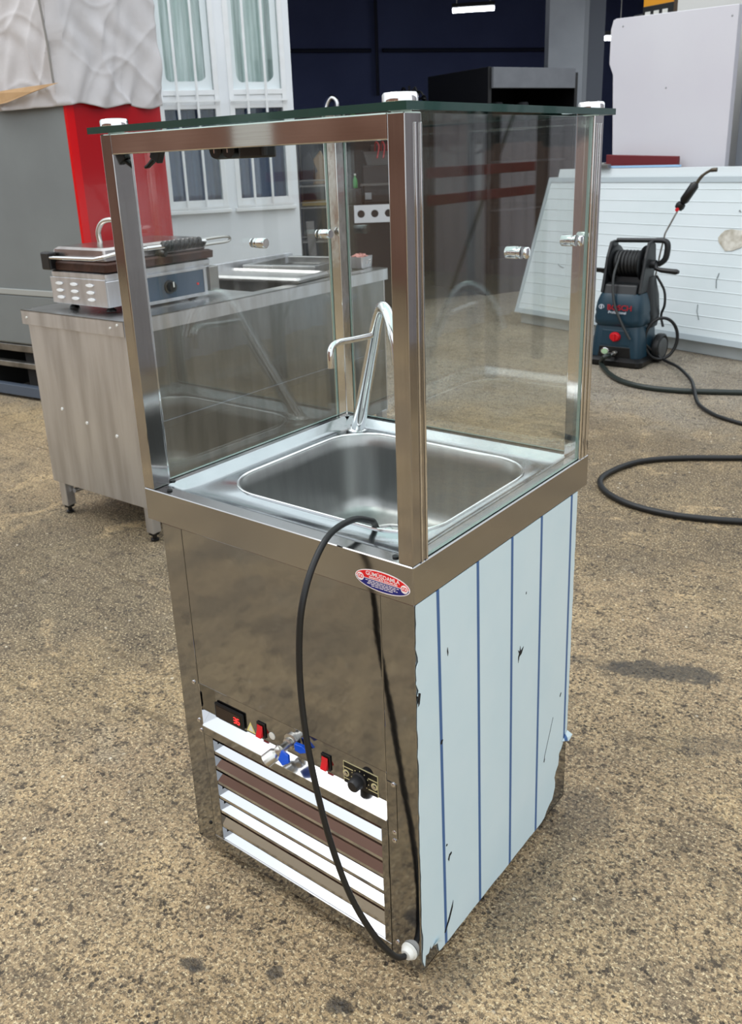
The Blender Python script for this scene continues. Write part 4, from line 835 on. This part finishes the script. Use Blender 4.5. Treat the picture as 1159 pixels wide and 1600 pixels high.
# ================================================================ PRESSURE WASHER
wa = math.atan2(.61732, .78671) - math.radians(38)
TEAL = mat('dark_teal_plastic', '123241', .4); CHAR = mat('charcoal_plastic', '17191b', .45)
wz = thing('pressure_washer', 'dark teal and black pressure washer with hose reel, standing before the sandwich panels', 'pressure washer', (-1.55, 4.66, 0), wa)
wz.scale = (1.08, 1.05, .925)
def sec(w, d, z, r=.04, yo=0): return rrect(-w/2, w/2, -d/2+yo, d/2+yo, r, z, 5)
s = MB(); s.loops([sec(.34,.36,.0), sec(.36,.38,.012), sec(.36,.38,.04), sec(.31,.33,.06)], caplast=True); s.build('base', BLACK, wz)
s = MB(); s.loops([sec(.31,.30,.045), sec(.31,.30,.10), sec(.285,.285,.26,.04,.005), sec(.27,.27,.285,.04,.005)], caplast=True); s.build('lower_housing', TEAL, wz)
s = MB(); s.loops([sec(.26,.26,.27,.05,.0), sec(.30,.30,.29,.06), sec(.305,.31,.33,.06), sec(.295,.30,.36,.06), sec(.30,.305,.38,.06), sec(.285,.29,.44,.06), sec(.265,.27,.48,.06), sec(.25,.25,.50,.06)], caplast=True); s.build('motor_housing', TEAL, wz)
s = MB(); s.loops([rrect(-.13,.155,.0,.165,.05,.25,5), rrect(-.14,.165,-.02,.175,.06,.33,5), rrect(-.13,.155,-.02,.17,.06,.47,5), rrect(-.115,.135,.0,.14,.05,.60,5)], caplast=True); s.build('rear_housing', CHAR, wz)
s = MB(); s.prism([(-.10,-.138,.445), (.10,-.138,.445), (.10,-.10,.56), (-.10,-.10,.56)], (0, .06, .01)); s.build('top_shroud', CHAR, wz, .01)
# front recess with gauge and outlet
s = MB(); s.prism([(-.105,-.152,.055), (.105,-.152,.055), (.095,-.150,.135), (-.095,-.150,.135)], (0, .01, 0)); rc = s.build('front_recess', BLACK, wz, .003)
s = MB(); s.prism([(-.09,-.150,.145), (.09,-.150,.145), (.085,-.143,.25), (-.085,-.143,.25)], (0, .008, 0)); s.build('front_panel', TEAL, wz, .006)
s = MB(); s.lathe([(.034, 0), (.034, .006), (.028, .016), (.024, .020), (0, .020)], (.0,-.148,.205), (0,-1,0), 22); kn = s.build('red_knob', mat('washer_red', 'c40d1c', .35), wz); MB().box((-.006,-.176,.178), (.006,-.167,.232)).build('knob_ridge', MATS['washer_red'], kn, .002)
s = MB(); s.lathe([(.026, 0), (.026, .008), (.022, .010), (0, .010)], (-.055,-.155,.10), (0,-1,0), 20); ga = s.build('gauge', CHROME, wz); s = MB(); s.lathe([(.02, 0), (0, .001)], (-.055,-.1655,.10), (0,-1,0), 18); s.build('gauge_face', mat('gauge_face', 'a8c7a0', .4), ga)
s = MB(); s.lathe([(.014, 0), (.014, .02), (.011, .02), (.011, .05), (.015, .05), (.015, .07)], (.012,-.155,.095), (-.3,-1,-.1), 14); s.build('outlet', MATS['zinc_fitting'], wz)
text('BOSCH', .052, 'brand_lettering', mat('brand_red', 'a3202b', .4), wz, FRONT(.018, -.1525, .408), .001, sx=.9, bold=.001)
text('Professional', .027, 'brand_lettering', mat('brand_grey', 'c5ccd6', .4), wz, FRONT(.006, -.1545, .376), .001, sx=.85, bold=.0004)
s = MB(); s.lathe([(.017, 0), (.017, .002), (.013, .002), (.013, .0)], (-.095, -.148, .410), (0,-1,0), 18, cap=False); s.build('round_emblem', MATS['brand_grey'], wz)
MB().box((-.099, -.1515, .398), (-.091, -.149, .422)).build('emblem_bar', MATS['brand_grey'], wz)
# reel frame, reel, hose turns
for x in (-.105, .105):
    s = MB(); s.prism([(x,-.11,.50), (x,.08,.50), (x,.12,.70), (x,.10,.82), (x,.06,.845), (x,.0,.84), (x,-.05,.74)], (.02 if x > 0 else -.02, 0, 0)); s.build('reel_arm', CHAR, wz, .008)
s = MB(); s.lathe([(.055, -.095), (.055, .095)], (0, .03, .69), (1,0,0), 20); rl = s.build('reel_drum', CHAR, wz)
for x in (-.09, .084):
    s = MB(); s.lathe([(.12, 0), (.125, .003), (.12, .006), (.05, .006)], (x, .03, .69), (1,0,0), 26); s.build('reel_flange', CHAR, rl)
turn = []
for i in range(181):
    a = i/180*2*math.pi*7; turn.append((-.075 + .15*i/180, .03 + .082*math.cos(a), .69 + .082*math.sin(a)))
s = MB(); s.tube(turn, .011, 7); s.build('wound_hose', RUBBER, rl)
s = MB(); s.tube([(-.11,.08,.84), (.16,.08,.845)], .016, 10); s.build('top_handle', CHAR, wz)
s = MB(); s.tube(spline([(.13,.08,.845), (.185,.08,.84), (.20,.08,.80), (.19,.08,.72), (.15,.08,.68)], 5), .018, 10); s.build('side_grip', CHAR, wz)
s = MB(); s.tube([(.125,.03,.69), (.155,.03,.69)], .03, 14); s.tube([(.15,.03,.69), (.17,.0,.66)], .014, 10); ck = s.build('crank_arm', CHAR, wz); s = MB(); s.tube([(.165,.005,.665), (.20,.0,.655), (.29,-.01,.65), (.305,-.012,.65)], [.012,.017,.019,.012], 12); s.build('crank_handle', BLACK, ck)
s = MB(); s.prism([(-.125,-.05,.62), (-.125,-.07,.66), (-.20,-.08,.665), (-.245,-.085,.60), (-.235,-.08,.60), (-.20,-.075,.635), (-.15,-.06,.63)], (0, .035, 0)); s.build('lance_holder', BLACK, wz, .004)
for x in (-.185, .185):
    s = MB(); d_ = 1 if x > 0 else -1; s.lathe([(.0, -.02), (.085, -.02), (.098, -.012), (.10, 0), (.098, .02), (.085, .026), (.075, .02), (.0, .018)], (x, .10, .1), (d_,0,0), 26); wo_ = s.build('wheel', RUBBER, wz)
    s = MB(); s.lathe([(.07, 0), (.068, .008), (.02, .012), (0, .012)], (x + d_*.018, .10, .1), (d_,0,0), 22); s.build('wheel_cover', mat('grey_wheel_cover', '5a5c5c', .5), wo_)
s = MB(); s.tube(spline([(.13,.12,.60), (.18,.13,.50), (.19,.13,.40), (.17,.14,.32), (.19,.13,.24)], 5), .008, 8); s.build('rear_cable', RUBBER, wz)
s = MB(); s.tube(spline([(-.045,-.05,.72), (-.04,-.125,.60), (-.01,-.165,.44), (.05,-.175,.30), (.10,-.17,.20)], 5), .008, 8); s.build('hanging_hose', mat('grey_black_hose', '2a2d2d', .45), wz)
# spray lance leaning up from the washer
def wpt(p): a = wa; p = (p[0]*1.08, p[1]*1.05, p[2]*.925); return Vector((wz.location.x + p[0]*math.cos(a) - p[1]*math.sin(a), wz.location.y + p[0]*math.sin(a) + p[1]*math.cos(a), p[2]))
sl = thing('spray_lance', 'thin spray lance with black grip, leaning up from the pressure washer against the panels', 'spray lance', (-1.55, 4.66, 0), wa)
s = MB(); s.tube([(.13,.14,.55), (.145,.16,.70), (.165,.165,.82)], .006, 8); s.build('lance_tube', DULL, sl)
s = MB(); s.tube([(.245,.20,1.00), (.258,.20,1.02), (.315,.20,1.11), (.325,.20,1.125)], [.015,.028,.028,.015], 12); s.build('lance_grip', BLACK, sl)
s = MB(); s.tube([(.165,.165,.82), (.235,.20,.985)], .006, 8); s.build('lance_tube', DULL, sl)
s = MB(); s.lathe([(0, -.03), (.025, -.02), (.03, 0), (.025, .02), (0, .03)], (.235,.20,.985), (.6,0,.8), 14); lj = s.build('lance_joint', BLACK, sl); s = MB(); s.lathe([(.012, 0), (.012, .01), (0, .012)], (.228,.175,.965), (0,-1,0), 10); s.build('joint_button', RED, lj)
s = MB(); s.tube(spline([(.325,.20,1.12), (.355,.205,1.165), (.40,.21,1.195), (.44,.21,1.20)], 5), [.011]*6 + [.009]*5 + [.013]*5, 8); s.build('lance_nozzle', mat('brass_dark', '4d463c', .4, .6), sl)
# hoses on the ground
def hose(nm, label, pts, r, m_=RUBBER):
    s = MB(); s.tube(spline(pts, 6), r, 10); o = s.build(nm, m_); tag(o, label, 'hose'); return o
hose('garden_hose', 'black hose lying in a wide open loop on the concrete at the right edge', [(1.2,3.45,.014),(.5,3.36,.014),(-.10,3.16,.014),(-.298,3.049,.014),(-.397,2.988,.014),(-.515,2.915,.014),(-.628,2.825,.014),(-.704,2.716,.014),(-.743,2.563,.014),(-.741,2.442,.014),(-.686,2.342,.014),(-.591,2.267,.014),(-.485,2.231,.014),(-.358,2.228,.014),(-.225,2.262,.014),(-.097,2.316,.014),(.06,2.40,.014),(.6,2.72,.014),(1.2,2.95,.014)], .0125)
fp_ = wpt((.0,-.225,.088))
hose('pressure_hose', 'thick dark hose running from the front outlet of the pressure washer across the ground', [fp_, fp_ + Vector((-.01,-.05,.0)), Vector((-1.60,4.42,.03)), (-1.547,4.342,.017),(-1.425,4.174,.017),(-1.285,4.053,.017),(-1.129,4.003,.017),(-.950,4.022,.017),(-.793,4.085,.017),(-.604,4.167,.017),(-.40,4.23,.017),(.2,4.20,.017),(.8,4.02,.017)], .016, mat('hose_green_black', '1f2824', .4))
lp = []
for i in range(15):
    a = math.radians(200 - i*26); lp.append((-1.315 + .105*math.cos(a)*.8, 4.69 + .105*math.cos(a)*.6, .165 + .135*math.sin(a)))
hose('supply_cable', 'black cable coiled beside the washer wheel and trailing off to the right', lp + [(-1.30,4.70,.03),(-1.121,4.480,.041),(-.957,4.218,.040),(-.870,4.014,.042),(-.777,3.804,.02),(-.669,3.679,.012),(-.565,3.603,.012),(-.435,3.550,.012),(-.25,3.50,.012),(.25,3.56,.012),(.8,3.72,.012),(1.3,3.8,.012)], .0105)
